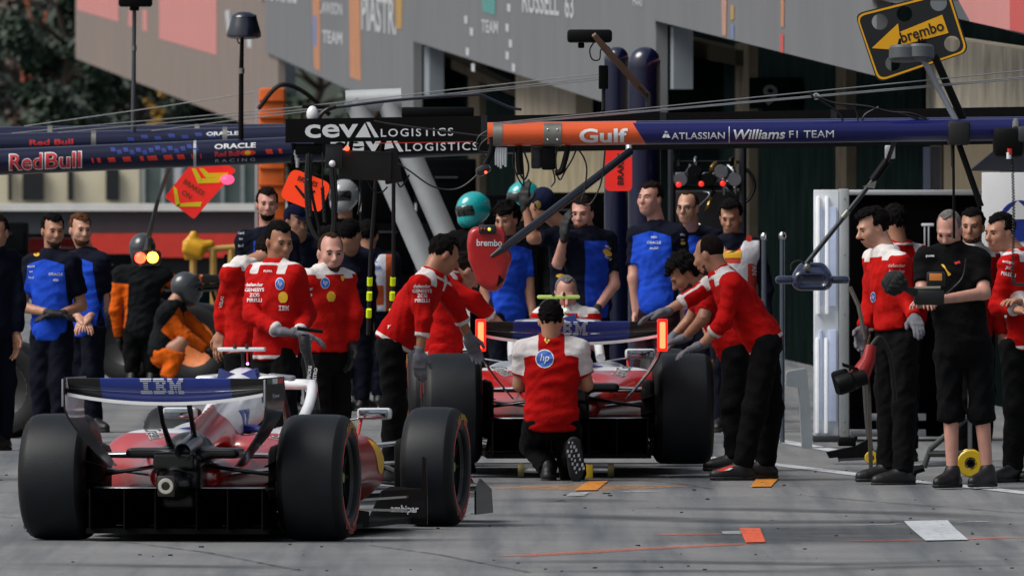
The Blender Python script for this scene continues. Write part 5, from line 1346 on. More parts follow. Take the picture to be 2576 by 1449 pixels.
REDS = M('sign_red', '#e0231a', .5, var=.06, emit=(.9, .03, .02), estr=.25); ORS = M('sign_orange', '#ff3d0e', .5, var=.05, emit=(1, .07, .01), estr=.3)
YELS = M('sign_yellow', '#e5d51c', .5, var=.05); AMB = M('sign_amber', '#e8a80c', .5, var=.05)
LREDL = M('lamp_red_lit', '#ff2010', .4, emit=(1, .05, .02), estr=6.); LYEL = M('lamp_yellow_lit', '#ffc020', .4, emit=(1, .6, .05), estr=6.); LPNK = M('lamp_pink_lit', '#ff3050', .4, emit=(1, .06, .16), estr=2.)
# ---------------------------------------------------------------- orange and navy boom nearest the camera
YW = 98.5
g = thing('boom_gantry', 'orange tipped navy boom gantry reaching over the lane on a navy mast', 'gantry', (P(2740, 0, YW).x, YW, 0))
def boomrow(x): return 341 - (x - 1226) * 15 / 1350.
def boom(par, x0, x1, Y, r, mat, name, row=boomrow, e0=0, e1=0, n=24):
    a, c = P(x0, row(x0), Y), P(x1, row(x1), Y); d = (c - a).normalized(); rows = []
    for p, sk in ((a, e0), (c, e1)):
        rows.append([p + d * (sk * math.sin(t)) + Vector((0, math.cos(t) * r, math.sin(t) * r)) for t in [6.2832 * k / n for k in range(n)]])
    b = MB(); b.grid(rows, closed=True); b.f.append(list(range(n - 1, -1, -1))); b.m.append(0); b.f.append(list(range(n, 2 * n))); b.m.append(0)
    return b.build(name, mat, par, smooth=50, fix=True)
r_ = .0635
boom(g, 1262, 1608, YW, r_, ORAP, 'boom_tip', e1=-.04); boom(g, 1608.5, 2745, YW, r_, NAVP, 'boom_tube', e0=-.04)
boom(g, 1226, 1600, YW + 1.4, r_, ORAP, 'boom_tip', lambda x: boomrow(x) - 5); boom(g, 1600, 2745, YW + 1.4, r_, NAVP, 'boom_tube', lambda x: boomrow(x) - 5)
boom(g, 1240, 1264, YW, .067, STEELC, 'end_cap'); boom(g, 1368, 1412, YW, .068, STEELC, 'clamp_band')
for x, y in ((1378, 326), (1402, 326), (1378, 352), (1402, 352)): one(lambda b: b.ball(P(x, y, YW - .064), .006, 8), 'bolt', ALU, g)
one(lambda b: b.tube([Vector((P(2745, 0, YW).x, YW + .7, 0)), Vector((P(2745, 0, YW).x, YW + .7, 3.0))], .1, 16), 'mast', NAVP, g)
one(lambda b: b.box(P(2745, 330, YW + .7), (.09, .8, .09), ch=.02), 'mast_head', NAVP, g)
YL = YW - .0645
def onboom(s, x, h, w, mat=INKW, bold=.03, shear=0., dy=0.):
    v, f = text2d(s, bold, shear); v = v * h; v = v * np.array([w / (v[:, 0].max() - v[:, 0].min()), 1]); out = []
    for a, c in v:
        yy = boomrow(x + a) + dy - c; off = (yy - boomrow(x + a)) * YW / F; q = math.sqrt(max(0, r_ ** 2 - off ** 2)); out.append(P(x + a, yy, YW) - Vector((0, q + .003, 0)))
    b = MB(); b.add(out, f); b.build('lettering', mat, g, smooth=0)
onboom('Gulf', 1518, 36, 122, bold=.03, dy=4); onboom('ATLASSIAN', 1756, 17, 134, bold=.01, dy=7); onboom('|', 1834, 40, 2, dy=5)
onboom('Williams', 1910, 25, 130, bold=.018, shear=.2, dy=5); onboom('F1 TEAM', 2041, 18, 112, bold=.0, dy=6)
b = MB()
for tri in ([(1666, 346), (1674, 328), (1679, 337), (1673, 346)], [(1676, 346), (1677, 328), (1686, 346)]):
    b.add([P(x, y + 1, YW - .063) for x, y in tri], [tuple(range(len(tri)))])
b.build('printed_shape', INKW, g, smooth=0)
for (x0, y0), (x1, y1) in (((1240, 311), (2760, 160)), ((1262, 312), (2760, 178)), ((1262, 314), (2760, 182))): cable(g, [(x0, y0), (x1, y1)], YW + .1, .004, WIRE, 'stay_wire')
one(lambda b: b.tube([Vector((P(2752, 0, YW).x, YW + .1, 2.2)), P(2760, 150, YW + .1)], .04, 10), 'stay_post', NAVP, g)
# boom end: handset, connectors, hanging cables and camera boxes
pbox(g, 1336, 370, 1362, 425, YW + .05, .12, M('box_grey', '#2f3438', .5), 'camera_box'); pbox(g, 1362, 368, 1398, 428, YW, .2, BLACK, 'camera_box', ch=.012)
one(lambda b: b.tube(spl([P(1240, 345, YW), P(1238, 375, YW), P(1228, 402, YW), P(1214, 428, YW)]), [.02] * 19, 10), 'handset', BLACK, g)
one(lambda b: b.box(P(1216, 428, YW), (.045, .03, .028), Matrix.Rotation(-.5, 3, 'Y'), ch=.02), 'handset_cup', M('black_gloss', '#0c0d0f', .2, coat=.6), g)
one(lambda b: b.ball(P(1222, 434, YW - .03), .008, 8), 'handset_light', LREDL, g)
for i in range(5): one(lambda b: b.tube([P(1248 + i * 6, 372, YW), P(1248 + i * 6, 392 + (i % 2) * 5, YW), P(1248 + i * 6, 416 + (i % 3) * 4, YW)], [.008, .010, .007], 8), 'connector', ALU, g)
for pts in ([(1226, 330), (1204, 345), (1200, 372), (1222, 392), (1240, 372)], [(1232, 345), (1212, 360), (1206, 380), (1232, 384)], [(1228, 395), (1200, 440), (1150, 475), (1090, 470), (1030, 430), (1000, 410)],
            [(1300, 365), (1306, 420), (1312, 445), (1322, 450), (1330, 420), (1318, 380)], [(1404, 370), (1398, 400), (1402, 440), (1410, 452), (1422, 430), (1440, 400), (1452, 370)], [(1452, 372), (1470, 400), (1476, 430), (1470, 480), (1462, 510), (1486, 512), (1512, 460), (1522, 380)],
            [(1390, 425), (1396, 455), (1386, 470)], [(1296, 370), (1290, 410), (1304, 450), (1318, 470)], [(1312, 372), (1316, 430), (1318, 466)]):
    cable(g, pts, YW, .0055)
one(lambda b: b.tube(spl([P(1430, 368, YW), P(1422, 400, YW), P(1412, 430, YW), P(1396, 436, YW)]), .017, 8), 'hose', BLACK, g)
one(lambda b: b.tube(spl([P(1306, 366, YW), P(1306, 410, YW), P(1310, 440, YW)]), .02, 8), 'hose', BLACK, g)
for a, c, x in (((2042, 236), (2060, 250), 0), ):
    cable(g, [(2038, 232), (2046, 246), (2060, 246), (2100, 260), (2180, 268), (2240, 282), (2300, 288), (2370, 320)], YW, .008); cable(g, [(2060, 250), (2110, 285), (2130, 322), (2160, 324), (2175, 290), (2210, 270)], YW, .007)
    cable(g, [(2100, 262), (2150, 276), (2160, 320)], YW, .006); cable(g, [(2260, 285), (2310, 300), (2350, 320), (2390, 346), (2396, 420)], YW, .009)
one(lambda b: b.lathe([(.012, 0), (.02, 0), (.02, .03), (.012, .03)], P(2053, 243, YW), (0, 1, 0), 16), 'cable_socket', ALU, g)
# clamp, struts and hanging hoses on the right
pbox(g, 2385, 305, 2440, 366, YW - .08, .17, M('clamp_black', '#101113', .5), 'strut_clamp', ch=.015)
bar(g, (2322, 150), (2405, 304), YW, .017, M('strut_grey', '#8d9298', .45, metal=.4), 'strut'); bar(g, (2350, 140), (2424, 306), YW + .12, .023, BLACK, 'strut')
bar(g, (2412, 362), (2468, 520), YW, .018, BLACK, 'strut'); bar(g, (2398, 360), (2400, 600), YW, .008, BLACK, 'hose')
for x0, y0, x1, y1 in ((2246, 124, 2300, 148), (2276, 115, 2350, 152)): one(lambda b: b.lathe([(.0, .045), (.075, .045), (.085, .03), (.085, -.03), (.07, -.045), (0, -.045)], P((x0 + x1) / 2, (y0 + y1) / 2, YW - .02), (0, .12, 1), 24), 'lamp_disc', M('lamp_grey', '#4a4f52', .5, var=.15), g)
for x in (2262, 2310, 2318, 2326): one(lambda b: b.tube([P(x, 120, YW), P(x + 2, 98, YW)], [.014, .006], 6), 'connector', BLACK, g)
# sign board
sb = thing('sign_board', 'black and yellow arrow sign board tilted on the boom struts', 'sign', P(2300, 150, YW + .3))
oc = rpoly([(2150, 36), (2388, -24), (2438, 131), (2208, 210)], 22)
holes = [circ(2213, 56, 20), circ(2275, 36, 20), circ(2361, 8, 21), circ(2395, 111, 20), circ(2246, 160, 19)]
holed_plate(sb, oc, holes, YW + .3, .012, M('board_black', '#121416', .5, var=.15), 'board')
b = MB(); ring = rpoly([(2153, 39), (2386, -20), (2434, 130), (2210, 206)], 22); ring2 = rpoly([(2158, 43), (2383, -14), (2428, 127), (2213, 200)], 20)
n_ = len(ring); b.add([P(x, y, YW + .292) for x, y in ring] + [P(x, y, YW + .292) for x, y in ring2], [(i, (i + 1) % n_, n_ + (i + 1) % n_, n_ + i) for i in range(n_)]); b.build('border', AMB, sb, smooth=0)
b = MB(); b.add([P(x, y, YW + .291) for x, y in ((2193, 122), (2259, 60), (2262, 82), (2370, 38), (2386, 84), (2280, 112), (2276, 128))], [(0, 1, 2), (0, 2, 5), (0, 5, 6), (2, 3, 4, 5)]); b.build('arrow', AMB, sb, smooth=0)
flat(sb, text2d('brembo', .015), 2319, 80, 28, INKB, YW + .288, 17, 112)
bar(sb, (2330, 140), (2345, 60), YW + .31, .02, BLACK, 'bracket', Y2=YW + .33)
# black camera box hanging at the right edge
kb = thing('broadcast_camera', 'black broadcast camera box with red and white plugs under the navy boom', 'camera', P(2540, 400, YW - .3))
pbox(kb, 2500, 322, 2576, 396, YW - .35, .22, BLACK, 'housing', ch=.03); pbox(kb, 2560, 318, 2640, 360, YW - .36, .2, M('housing_grey', '#2b2e33', .4), 'hood', ch=.02); bar(kb, (2555, 326), (2555, 306), YW - .25, .02, STEELC, 'hanger', Y2=YW)
for x, y, m_ in ((2540, 382, SRED), (2538, 392, GLOSSW)): one(lambda b: b.tube([P(x, y - 8, YW - .37), P(x, y + 8, YW - .37)], .014, 10), 'plug', m_, kb)
sp = []
for i in range(220):
    t = i / 219; y = 400 + t * 290; x = 2546 + 4 * math.sin(t * 3); sp.append(P(x + 3.4 * math.cos(i * 1.15), y, YW - .35) + Vector((0, .008 * math.sin(i * 1.15), 0)))
one(lambda b: b.tube(sp, .0035, 5), 'coiled_cable', RUBB, kb); cable(kb, [(2548, 690), (2550, 708), (2562, 716), (2600, 712)], YW - .35, .009)
# navy pit light on its long rod
pl = thing('pit_light', 'dark navy pit light with side handles hanging on a long black rod', 'signal light', P(2043, 735, 99.2))
bar(pl, (2028, 664), (2200, 450), 99.2, .014, M('rod_grey', '#20262b', .4), 'rod'); bar(pl, (2196, 455), (2236, 400), 99.2, .026, BLACK, 'rod_joint'); bar(pl, (2232, 408), (2250, 355), 99.2, .014, BLACK, 'hanger', Y2=98.7); bar(pl, (2120, 548), (2134, 531), 99.2, .018, STEELC, 'collar')
pbox(pl, 2226, 366, 2252, 400, 99.1, .05, ALU, 'rod_clamp', ch=.008); pplate(pl, [(2170, 470), (2205, 455), (2200, 475)], 99.1, .02, STEELC, 'fin')
s = SDF(P(1940, 750, 99.0), P(2150, 655, 99.6), .008)
c = np.array(P(2043, 704, 99.25)); m_ = 99.2 / F
s.box(c + [0, 0, -.0], (52 * m_, .1, 27 * m_), r=.055, k=.02); s.box(c + [.0, .03, .05], (40 * m_, .09, 22 * m_), r=.05, k=.03); s.box(c + [0, -.1, -.005], (40 * m_, .03, 18 * m_), r=.04, k=.006, op='sub')
V, Q = s.mesh(); rawmesh('housing', V, Q, M('pit_light_navy', '#13203f', .25, coat=.8, var=.1), pl); pbox(pl, 2002, 688, 2084, 722, 99.22, .02, M('lens_black', '#07080a', .3), 'lens', ch=.008)
for x0, x1 in ((1950, 2000), (2086, 2138)): pbox(pl, x0, 694, x1, 714, 99.2, .06, M('pit_light_navy'), 'handle', ch=.02)
cable(pl, [(1990, 680), (1992, 664), (2010, 656), (2030, 668)], 99.2, .006); one(lambda b: b.ball(P(2030, 672, 99.15), .022, 10), 'swivel', STEELC, pl)
# ---------------------------------------------------------------- black box beams of the red team
YC = 109.0
g2 = thing('beam_gantry', 'black box beam gantry lettered in white, standing over the raised car', 'gantry', (P(2800, 0, YC).x, YC, 0))
def crow(x): return 330 - (x - 718) * 31 / 1858.
def beam(par, x0, x1, Y, hh, th, row, mat, name):
    a, c = P(x0, row(x0), Y), P(x1, row(x1), Y); q = [a + Vector((0, 0, -hh)), c + Vector((0, 0, -hh)), c + Vector((0, 0, hh)), a + Vector((0, 0, hh))]
    return one(lambda b: b.prism(q, (0, th, 0)), name, mat, par, smooth=0, fix=True)
beam(g2, 718, 2830, YC, .076, .15, crow, BLKP, 'beam'); crow2 = lambda x: crow(x) + 32
beam(g2, 790, 2830, YC + 2.6, .07, .15, lambda x: crow2(x) + 4, BLKP, 'beam')
for x in (1210, 1660, 2090): beam(g2, x, x + 16, YC - .004, .078, .16, crow, M('joint_black', '#1a1b1e', .4), 'joint_plate')
one(lambda b: b.prism([P(945, 362, YC - .002), P(1190, 358, YC - .002), P(1190, 356, YC - .002), P(945, 360, YC - .002)], (0, .002, 0)), 'red_edge', SRED, g2, smooth=0)
one(lambda b: b.tube([Vector((P(2815, 0, YC).x, YC + 1.4, 0)), Vector((P(2815, 0, YC).x, YC + 1.4, 3.2))], .12, 16), 'mast', BLKP, g2); one(lambda b: b.box(P(2815, crow(2815), YC + 1.4), (.1, 1.5, .08)), 'mast_head', BLKP, g2, smooth=0)
for Yb, row, x0 in ((YC - .004, crow, 0), (YC + 2.596, lambda x: crow2(x) + 4, 62)):
    rt_ = -.95
    flat(g2, text2d('cev', .02), 834 + x0, row(834) + 2, 34, INKW, Yb, rt_ * -1, 134)
    b = MB(); b.add([P(x + x0, y + row(900) - 328, Yb - .001) for x, y in ((921, 309), (930, 309), (953, 347), (942, 347))], [(0, 1, 2, 3)]); b.build('printed_shape', INKW, g2, smooth=0)
    b = MB(); b.add([P(x + x0, y + row(900) - 328, Yb - .001) for x, y in ((894, 347), (918, 311), (933, 347))], [(0, 1, 2)]); b.build('printed_shape', INKW, g2, smooth=0)
    flat(g2, text2d('LOGISTICS', .01, 0, 1.25), 1049 + x0, row(1049) + 9, 20, INKW, Yb, .95, 182)
one(lambda b: b.ball(P(786, 288, YC + .07), (.04, .04, .055), 14), 'white_dome', GLOSSW, g2)
pbox(g2, 1010, 270, 1192, 296, YC + .3, .1, BLACK, 'top_box', ch=.01)
cable(g2, [(842, 270), (870, 268), (1000, 252), (1180, 240), (1215, 242), (1280, 270), (1312, 276)], YC + .6, .009, M('tube_navy', '#10182c', .35), 'rail', n=3, seg=8); bar(g2, (760, 268), (845, 270), YC + .6, .012, BLACK, 'rail_end', Y2=YC + .6); cable(g2, [(800, 300), (815, 280), (845, 268)], YC + .6, .018)
cable(g2, [(940, 305), (1000, 315), (1230, 345), (1390, 358)], YC - .3, .008); cable(g2, [(650, 275), (690, 225), (722, 214), (770, 236), (830, 290)], 150., .022, BLACK, 'hose')
# lamps, screens and hoses under the beams
pbox(g2, 852, 380, 985, 453, YC + .2, .1, M('screen_olive', '#20231f', .5, var=.1), 'screen', ch=.008, rot=2); pbox(g2, 962, 374, 1006, 462, YC + .25, .1, M('screen_black', '#141619', .5), 'screen', ch=.008, rot=-10)
for x in (880, 960): bar(g2, (x, 384), (x + 4, 356), YC + .25, .015, BLACK, 'hanger')
pbox(g2, 742, 362, 812, 390, YC + .03, .2, BLACK, 'light_box'); pbox(g2, 818, 362, 862, 424, YC + .02, .12, M('bracket_black', '#15171a', .5), 'bracket', ch=.008); one(lambda b: b.ball(P(836, 412, YC), .022, 12), 'lens', M('lens_white', '#dfe3e6', .2), g2)
one(lambda b: b.ball(P(873, 374, YC + .18), .016, 8), 'tally_light', LREDL, g2)
for i, (x, y) in enumerate(((738, 375), (744, 392), (736, 405), (748, 412))): one(lambda b: b.tube([P(x, y - 14, YC + .05), P(x, y + 10, YC + .05)], [.016, .01], 8), 'connector', ALU if i % 2 else BLACK, g2)
cable(g2, [(776, 388), (772, 460), (776, 540), (790, 585), (812, 606), (832, 596), (840, 560), (838, 480), (834, 424)], YC - .1, .017, RUBB, 'hose'); cable(g2, [(784, 388), (782, 470), (800, 560), (806, 600)], YC - .06, .010); cable(g2, [(842, 424), (846, 500), (842, 560)], YC - .1, .01)
for cx, y0, y1 in ((776, 450, 545), (811, 470, 560)):
    sp = []
    for i in range(170):
        t = i / 169; sp.append(P(cx + 4 * math.cos(i * 1.2) + 6 * t, y0 + (y1 - y0) * t, YC - .12) + Vector((0, .01 * math.sin(i * 1.2), 0)))
    one(lambda b: b.tube(sp, .0035, 5), 'coiled_cable', RUBB, g2); cable(g2, [(cx, y0), (cx, 385)], YC - .12, .004)
for pts in ([(925, 455), (940, 480), (960, 484), (975, 470)], [(1000, 460), (1010, 470), (1030, 440)], [(905, 455), (908, 500), (900, 540)]): cable(g2, pts, YC + .3, .006)
for x0, x1, yb in ((946, 926, 842), (992, 984, 830)):
    hz = thing('air_hose', 'black air hose with neon yellow bands hanging ' + ('beside the bibbed official' if x0 < 960 else 'behind the stooping man'), 'hose', P(x0, 400, YC + 2.9)); one(lambda b: b.tube(spl([P(x0, 372, YC + 2.75), P(x0 - 2, 480, YC + 2.8), P(x1 + 6, 650, YC + 2.9), P(x1, yb, YC + 3)]), .013, 8), 'tube', RUBB, hz)
    for yy in (698, 735, 778): 
        xx = x1 + 6 - (yy - 650) * 6 / (yb - 650.); one(lambda b: b.tube([P(xx, yy, YC + 2.92), P(xx - .6, yy + 20, YC + 2.94)], .018, 10), 'band', M('neon_yellow', '#c8e010', .5, emit=(.5, .7, .0), estr=.15), hz)
# red paddle lamp on its rod
pd = thing('paddle_light', 'red teardrop shaped signal paddle lettered in white on a slanting black rod', 'signal light', P(1232, 745, 107.4))
oc = rpoly([(1180, 572), (1270, 572), (1280, 610), (1292, 652), (1276, 700), (1252, 744), (1228, 747), (1202, 726), (1184, 690), (1170, 650), (1176, 605)], 10, 4)
s = SDF(P(1160, 760, 107.2), P(1300, 560, 107.75), .009); q = 107.4 / F
def pv(x, y, d=0): return np.array(P(x, y, 107.42 + d))
s.cone(pv(1224, 620), pv(1238, 710), 46 * q, 24 * q, k=.03); s.box(pv(1225, 602), (47 * q, .06, 31 * q), r=.05, k=.04); s.cone(pv(1212, 650), pv(1218, 700), 34 * q, 20 * q, k=.04); s.cone(pv(1252, 650), pv(1248, 696), 36 * q, 24 * q, k=.04)
s.clip(pv(1230, 650, -.055), (0, -1, 0)); s.clip(pv(1230, 650, .06), (0, 1, 0))
V, Q = s.mesh(); V = smoothv(V, Q, 2); pb = rawmesh('housing', V, Q, M('paddle_red', '#a80f12', .35, coat=.5, var=.08), pd)
pbox(pd, 1204, 566, 1248, 588, 107.33, .1, M('panel_dark', '#1c2026', .5), 'lamp_panel', ch=.012)
for x, m_ in ((1212, M('lamp_dim_red', '#6d1010', .4)), (1220, M('lamp_dim_red')), (1231, M('lamp_yellow_small', '#d8d030', .4, emit=(.7, .7, .1), estr=.8))): one(lambda b: b.ball(P(x, 577, 107.33), .011, 10), 'lamp', m_, pd)
flat(pd, text2d('brembo', .02), 1231, 611, 17, INKW, 107.36, -1, 64); one(lambda b: b.prism([P(1255, 690, 107.36), P(1268, 705, 107.36), P(1250, 722, 107.36)], (0, .01, 0)), 'window', BLACK, pd, smooth=0)
one(lambda b: b.tube([P(1236, 646, 107.33), P(1262, 628, 107.32), P(1300, 600, 107.4), P(1584, 382, 108.9)], [.012, .024, .026, .026], 12), 'rod', M('rod_navy', '#10151f', .35, coat=.4), pd)
bar(pd, (1582, 392), (1582, 350), 108.9, .02, ALU, 'hanger', Y2=109)
# camera on an arm above the beams
ca = thing('overhead_camera', 'flat black overhead camera on a slanting bronze coloured arm', 'camera', P(1632, 280, YC + .5))
pbox(ca, 1427, 75, 1540, 108, YC + .2, .3, BLACK, 'camera', ch=.02); pbox(ca, 1454, 108, 1470, 122, YC + .3, .08, BLACK, 'lens', ch=.008)
one(lambda b: b.tube([P(1494, 88, YC + .15), P(1520, 120, YC + .2), P(1632, 245, YC + .45)], [.02, .026, .026], 4), 'arm', M('arm_bronze', '#7d6455', .45, metal=.3, var=.2), ca); bar(ca, (1632, 242), (1632, 276), YC + .45, .022, BLACK, 'post', Y2=YC + .1)
cable(ca, [(1500, 100), (1484, 125), (1490, 150), (1508, 150), (1512, 125), (1530, 130)], YC + .3, .005); cable(ca, [(1530, 118), (1570, 180), (1600, 210), (1630, 250)], YC + .38, .006)
pbox(ca, 1506, 165, 1530, 225, YC + .5, .1, BLACK, 'junction_box', ch=.008); bar(ca, (1518, 225), (1518, 282), YC + .5, .012, BLACK, 'post', Y2=YC + .1)
# ---------------------------------------------------------------- dark navy booms on the left
YR = 128.0
g3 = thing('boom_gantry', 'dark navy boom gantry with red lettering and red dashes on dome topped blue masts', 'gantry', (P(1610, 0, 133).x, 133, gz(133)))
RROW = [lambda x: 409 - (x + 20) * 31 / 742., lambda x: 366 - (x + 20) * 20 / 742., lambda x: 346 - (x + 20) * 8 / 742.]
for k, (Y, r) in enumerate(((YR, .098), (YR + 5, .09), (YR + 10, .085))):
    row = RROW[k]; boom(g3, -80, 1610, Y, r, DKNAV, 'boom_tube', row)
    for x in ((660, 230, 490)[k], (300, 560, 120)[k]): boom(g3, x, x + 12, Y, r + .004, STEELC, 'boom_clamp', row) if k else None
def onround(par, shape, x, h, w, Y, r, row, mat, dy=0., name='lettering', lift=.003, rot=True):
    v, f = shape; v = v * (h / (v[:, 1].max() - v[:, 1].min())); v = v * np.array([w / (v[:, 0].max() - v[:, 0].min()), 1]); out = []
    for a, c in v:
        yy = row(x + a) + dy - c; off = (yy - row(x + a)) * Y / F; q = math.sqrt(max(0, r * r - min(off * off, r * r * .999))); out.append(P(x + a, yy, Y) - Vector((0, q + lift, 0)))
    b = MB(); b.add(out, f); return b.build(name, mat, par, smooth=0)
RW = M('logo_red', '#c22630', .5)
for nm, x, w_ in (('Red', 66, 80), ('Bull', 160, 88)):
    onround(g3, text2d(nm, .035), x, 44, w_ + 6, YR, .098, RROW[0], INKW, 2); onround(g3, text2d(nm, .012), x, 39, w_, YR, .098, RROW[0], RW, 2, lift=.006)
for i, (x, w_) in enumerate(((234, 8), (250, 12), (282, 22), (320, 24), (358, 12), (384, 28), (424, 26), (456, 22), (484, 6), (506, 5), (678, 20), (706, 12))):
    onround(g3, rect2d(w_, 12, 3, 3, -.4), x, 12, w_, YR, .098, RROW[0], SRED, 6 - 4 * (x > 600), name='dash')
for i in range(14):
    x = 285 + i * 16; onround(g3, rect2d(14, 10, 2, 2, -.4), x, 11, 15, YR, .098, RROW[0], M('check_blue', '#1e3487', .4), -20 + (i * 7) % 12, name='check')
onround(g3, text2d('ORACLE', .03), 592, 13, 104, YR, .098, RROW[0], INKW, -16); onround(g3, text2d('Red Bull', .03), 572, 13, 62, YR, .098, RROW[0], RW, 3); onround(g3, ellipse2d(20, 7), 624, 14, 40, YR, .098, RROW[0], SRED, 3, 'badge'); onround(g3, ellipse2d(8, 6), 624, 11, 16, YR, .098, RROW[0], SYEL, 3, 'badge', .006); onround(g3, text2d('RACING', .0, 0, 1.6), 592, 8, 100, YR, .098, RROW[0], GREYT, 20)
boom(g3, 487, 494, YR, .101, ALU, 'boom_clamp', RROW[0])
for i in range(8): onround(g3, rect2d(18, 9, 2, 2, -.4), 330 + i * 34, 9, 20, YR + 5, .09, RROW[1], M('check_blue'), -6 - (i * 5) % 9, name='check')
onround(g3, text2d('ORACLE', .03), 560, 10, 80, YR + 5, .09, RROW[1], INKW, -14); onround(g3, text2d('Red Bull', .03), 130, 14, 110, YR + 5, .09, RROW[1], RW, -4)
for xa, xb, Y, top in ((1520, 1582, 136, 118), (1580, 1662, 130.5, 118)):
    s_ = Y / F; r = (xb - xa) / 2 * s_; c = P((xa + xb) / 2, top, Y); c.z -= r
    one(lambda b: b.lathe([(r, 0), (r, c.z - gz(Y) - r * .3)] + [(r * math.cos(t), c.z - gz(Y) + r * math.sin(t)) for t in [1.5708 * k / 8 for k in range(9)]], (c.x, Y, gz(Y)), (0, 0, 1), 28), 'mast', M('mast_blue', '#070d30', .28, coat=.8, var=.12, scale=2), g3, smooth=50)
for pts in ([(30, 336), (300, 310), (729, 272), (1120, 228), (1512, 186)], [(145, 334), (729, 280), (1512, 194)], [(60, 318), (400, 270), (640, 232)], [(380, 330), (880, 268), (1512, 200)]): cable(g3, [(x, y, 0) for x, y in pts], YR + 3, .0045, WIRE, 'stay_wire', n=2)
an = thing('antenna_post', 'black domed antenna on a slim black post above the navy boom', 'antenna', P(606, 345, YR + .1))
one(lambda b: b.tube([P(606, 352, YR), P(607, 180, YR), P(609, 98, YR)], [.02, .018, .014], 10), 'post', BLACK, an); bar(an, (608, 186), (608, 172), YR, .022, STEELC, 'collar')
one(lambda b: b.lathe([(0, .19), (.05, .187), (.09, .165), (.098, .15), (.094, .148), (.11, .09), (.13, .02), (.128, .0), (.1, -.012), (0, -.02)], P(614, 94, YR), (0, 0, 1), 28), 'dome', M('dome_navy', '#141a28', .3, coat=.7, var=.1), an, smooth=35); cable(an, [(596, 98), (600, 108), (608, 112)], YR, .006)
po = thing('camera_pole', 'slim grey pole with a black camera box at its head', 'camera', P(337, 335, YR + 5))
one(lambda b: b.tube([P(335, 352, YR + 5), P(337, 122, YR + 5), P(338, 16, YR + 5)], [.02, .016, .016], 10), 'pole', M('pole_grey', '#4f565c', .4, metal=.5), po); bar(po, (337, 128), (337, 116), YR + 5, .022, STEELC, 'collar'); pbox(po, 298, -20, 382, 18, YR + 4.9, .25, BLACK, 'camera', ch=.02); pbox(po, 326, 16, 350, 28, YR + 4.95, .1, BLACK, 'bracket', ch=.01)
# ---------------------------------------------------------------- orange column, silver legs
oc_ = thing('padded_column', 'orange padded column with grey frame and black hose arch', 'column', (P(684, 0, 162).x, 162, gz(162)))
c = P(684, 222, 162); w2 = 33 * 162 / F
one(lambda b: b.box((c.x, 162.2, (c.z + gz(162)) / 2), (w2, .2, (c.z - gz(162)) / 2), ch=.03), 'pad', M('pad_orange', '#c95a0c', .7, var=.2, scale=3, bump=.4, bscale=7), oc_, smooth=40)
for i in range(16): one(lambda b: b.box((c.x, 161.99, c.z - .12 - i * .16), (w2 * .96, .012, .012), ch=.005), 'pad_seam', M('seam_orange', '#a84a0a', .8), oc_)
one(lambda b: b.box((c.x - w2 - .025, 162.1, (c.z + gz(162)) / 2), (.015, .05, (c.z - gz(162)) / 2)), 'frame', ALU, oc_, smooth=0)
lg = thing('gantry_leg', 'pair of thick silver tubes leaning behind the black lettered beams', 'gantry', (P(1260, 0, 140).x, 140, gz(140)))
for x0 in (892, 972):
    a = P(x0, 250, 140); e = P(x0 + (1010 - 250) * .435, 1006, 140); one(lambda b: b.tube([a, e], .092, 20), 'tube', M('tube_silver', '#b4b9bb', .4, metal=.2, var=.08), lg)
one(lambda b: b.tube([P(870, 256, 140), P(1010, 250, 140)], .09, 16), 'head_tube', M('tube_silver'), lg)
# ---------------------------------------------------------------- hanging signs
s1 = thing('brake_sign', 'red diamond brake sign with yellow chevrons hanging from the navy booms', 'sign', P(488, 551, 134))
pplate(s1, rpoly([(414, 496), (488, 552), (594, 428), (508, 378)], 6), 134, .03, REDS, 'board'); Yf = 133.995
def chev(par, pts, mat, Y, name='chevron'): b = MB(); b.add([P(x, y, Y) for x, y in pts], [tuple(range(len(pts)))]); return b.build(name, mat, par, smooth=0)
for pts in ([(436, 468), (445, 476), (452, 512), (452, 522), (442, 520)], [(442, 520), (452, 512), (508, 508), (504, 520)], [(482, 424), (492, 424), (508, 452), (498, 462)], [(498, 462), (508, 450), (560, 446), (552, 460)], [(500, 424), (512, 424), (524, 436), (575, 434), (566, 446), (518, 448)]): chev(s1, pts, YELS, Yf)
for i, w_ in enumerate(('BRAKES', 'ON')): flat(s1, text2d(w_, .02), 488 - i * 18, 472 + i * 18, 13, M('ink_olive', '#4a3a08', .6), Yf - .002, -33)
one(lambda b: b.ball(P(572, 452, 133.9), (.055, .05, .04), 12), 'lamp', LPNK, s1); bar(s1, (528, 395), (540, 352), 134, .012, BLACK, 'hanger', Y2=133.2)
tl = thing('traffic_light', 'small twin lamp signal, red and amber lit, on a hanging rod', 'signal light', P(368, 668, 134.5))
pbox(tl, 331, 629, 405, 668, 134.5, .1, M('lamp_box', '#1c0c0e', .4), 'housing', ch=.03); one(lambda b: b.ball(P(353, 649, 134.47), .045, 12), 'red_lamp', LREDL, tl); one(lambda b: b.ball(P(384, 648, 134.47), .045, 12), 'amber_lamp', LYEL, tl)
one(lambda b: b.tube([P(370, 630, 134.5), P(374, 596, 134.5), P(398, 500, 134.3), P(426, 420, 133.5), P(430, 368, 133.1)], [.03, .02, .016, .016, .014], 8), 'rod', M('rod_dark', '#2b3236', .4), tl)
s2 = thing('brake_sign', 'orange rounded brake sign with black arrow under the lettered black beam', 'sign', P(770, 533, 112.6))
pplate(s2, rpoly([(735, 423), (834, 462), (806, 538), (702, 497)], 20), 112.6, .03, ORS, 'board'); flat(s2, text2d('BRAKES', .03), 774, 457, 13, INKB, 112.595, -20, 52)
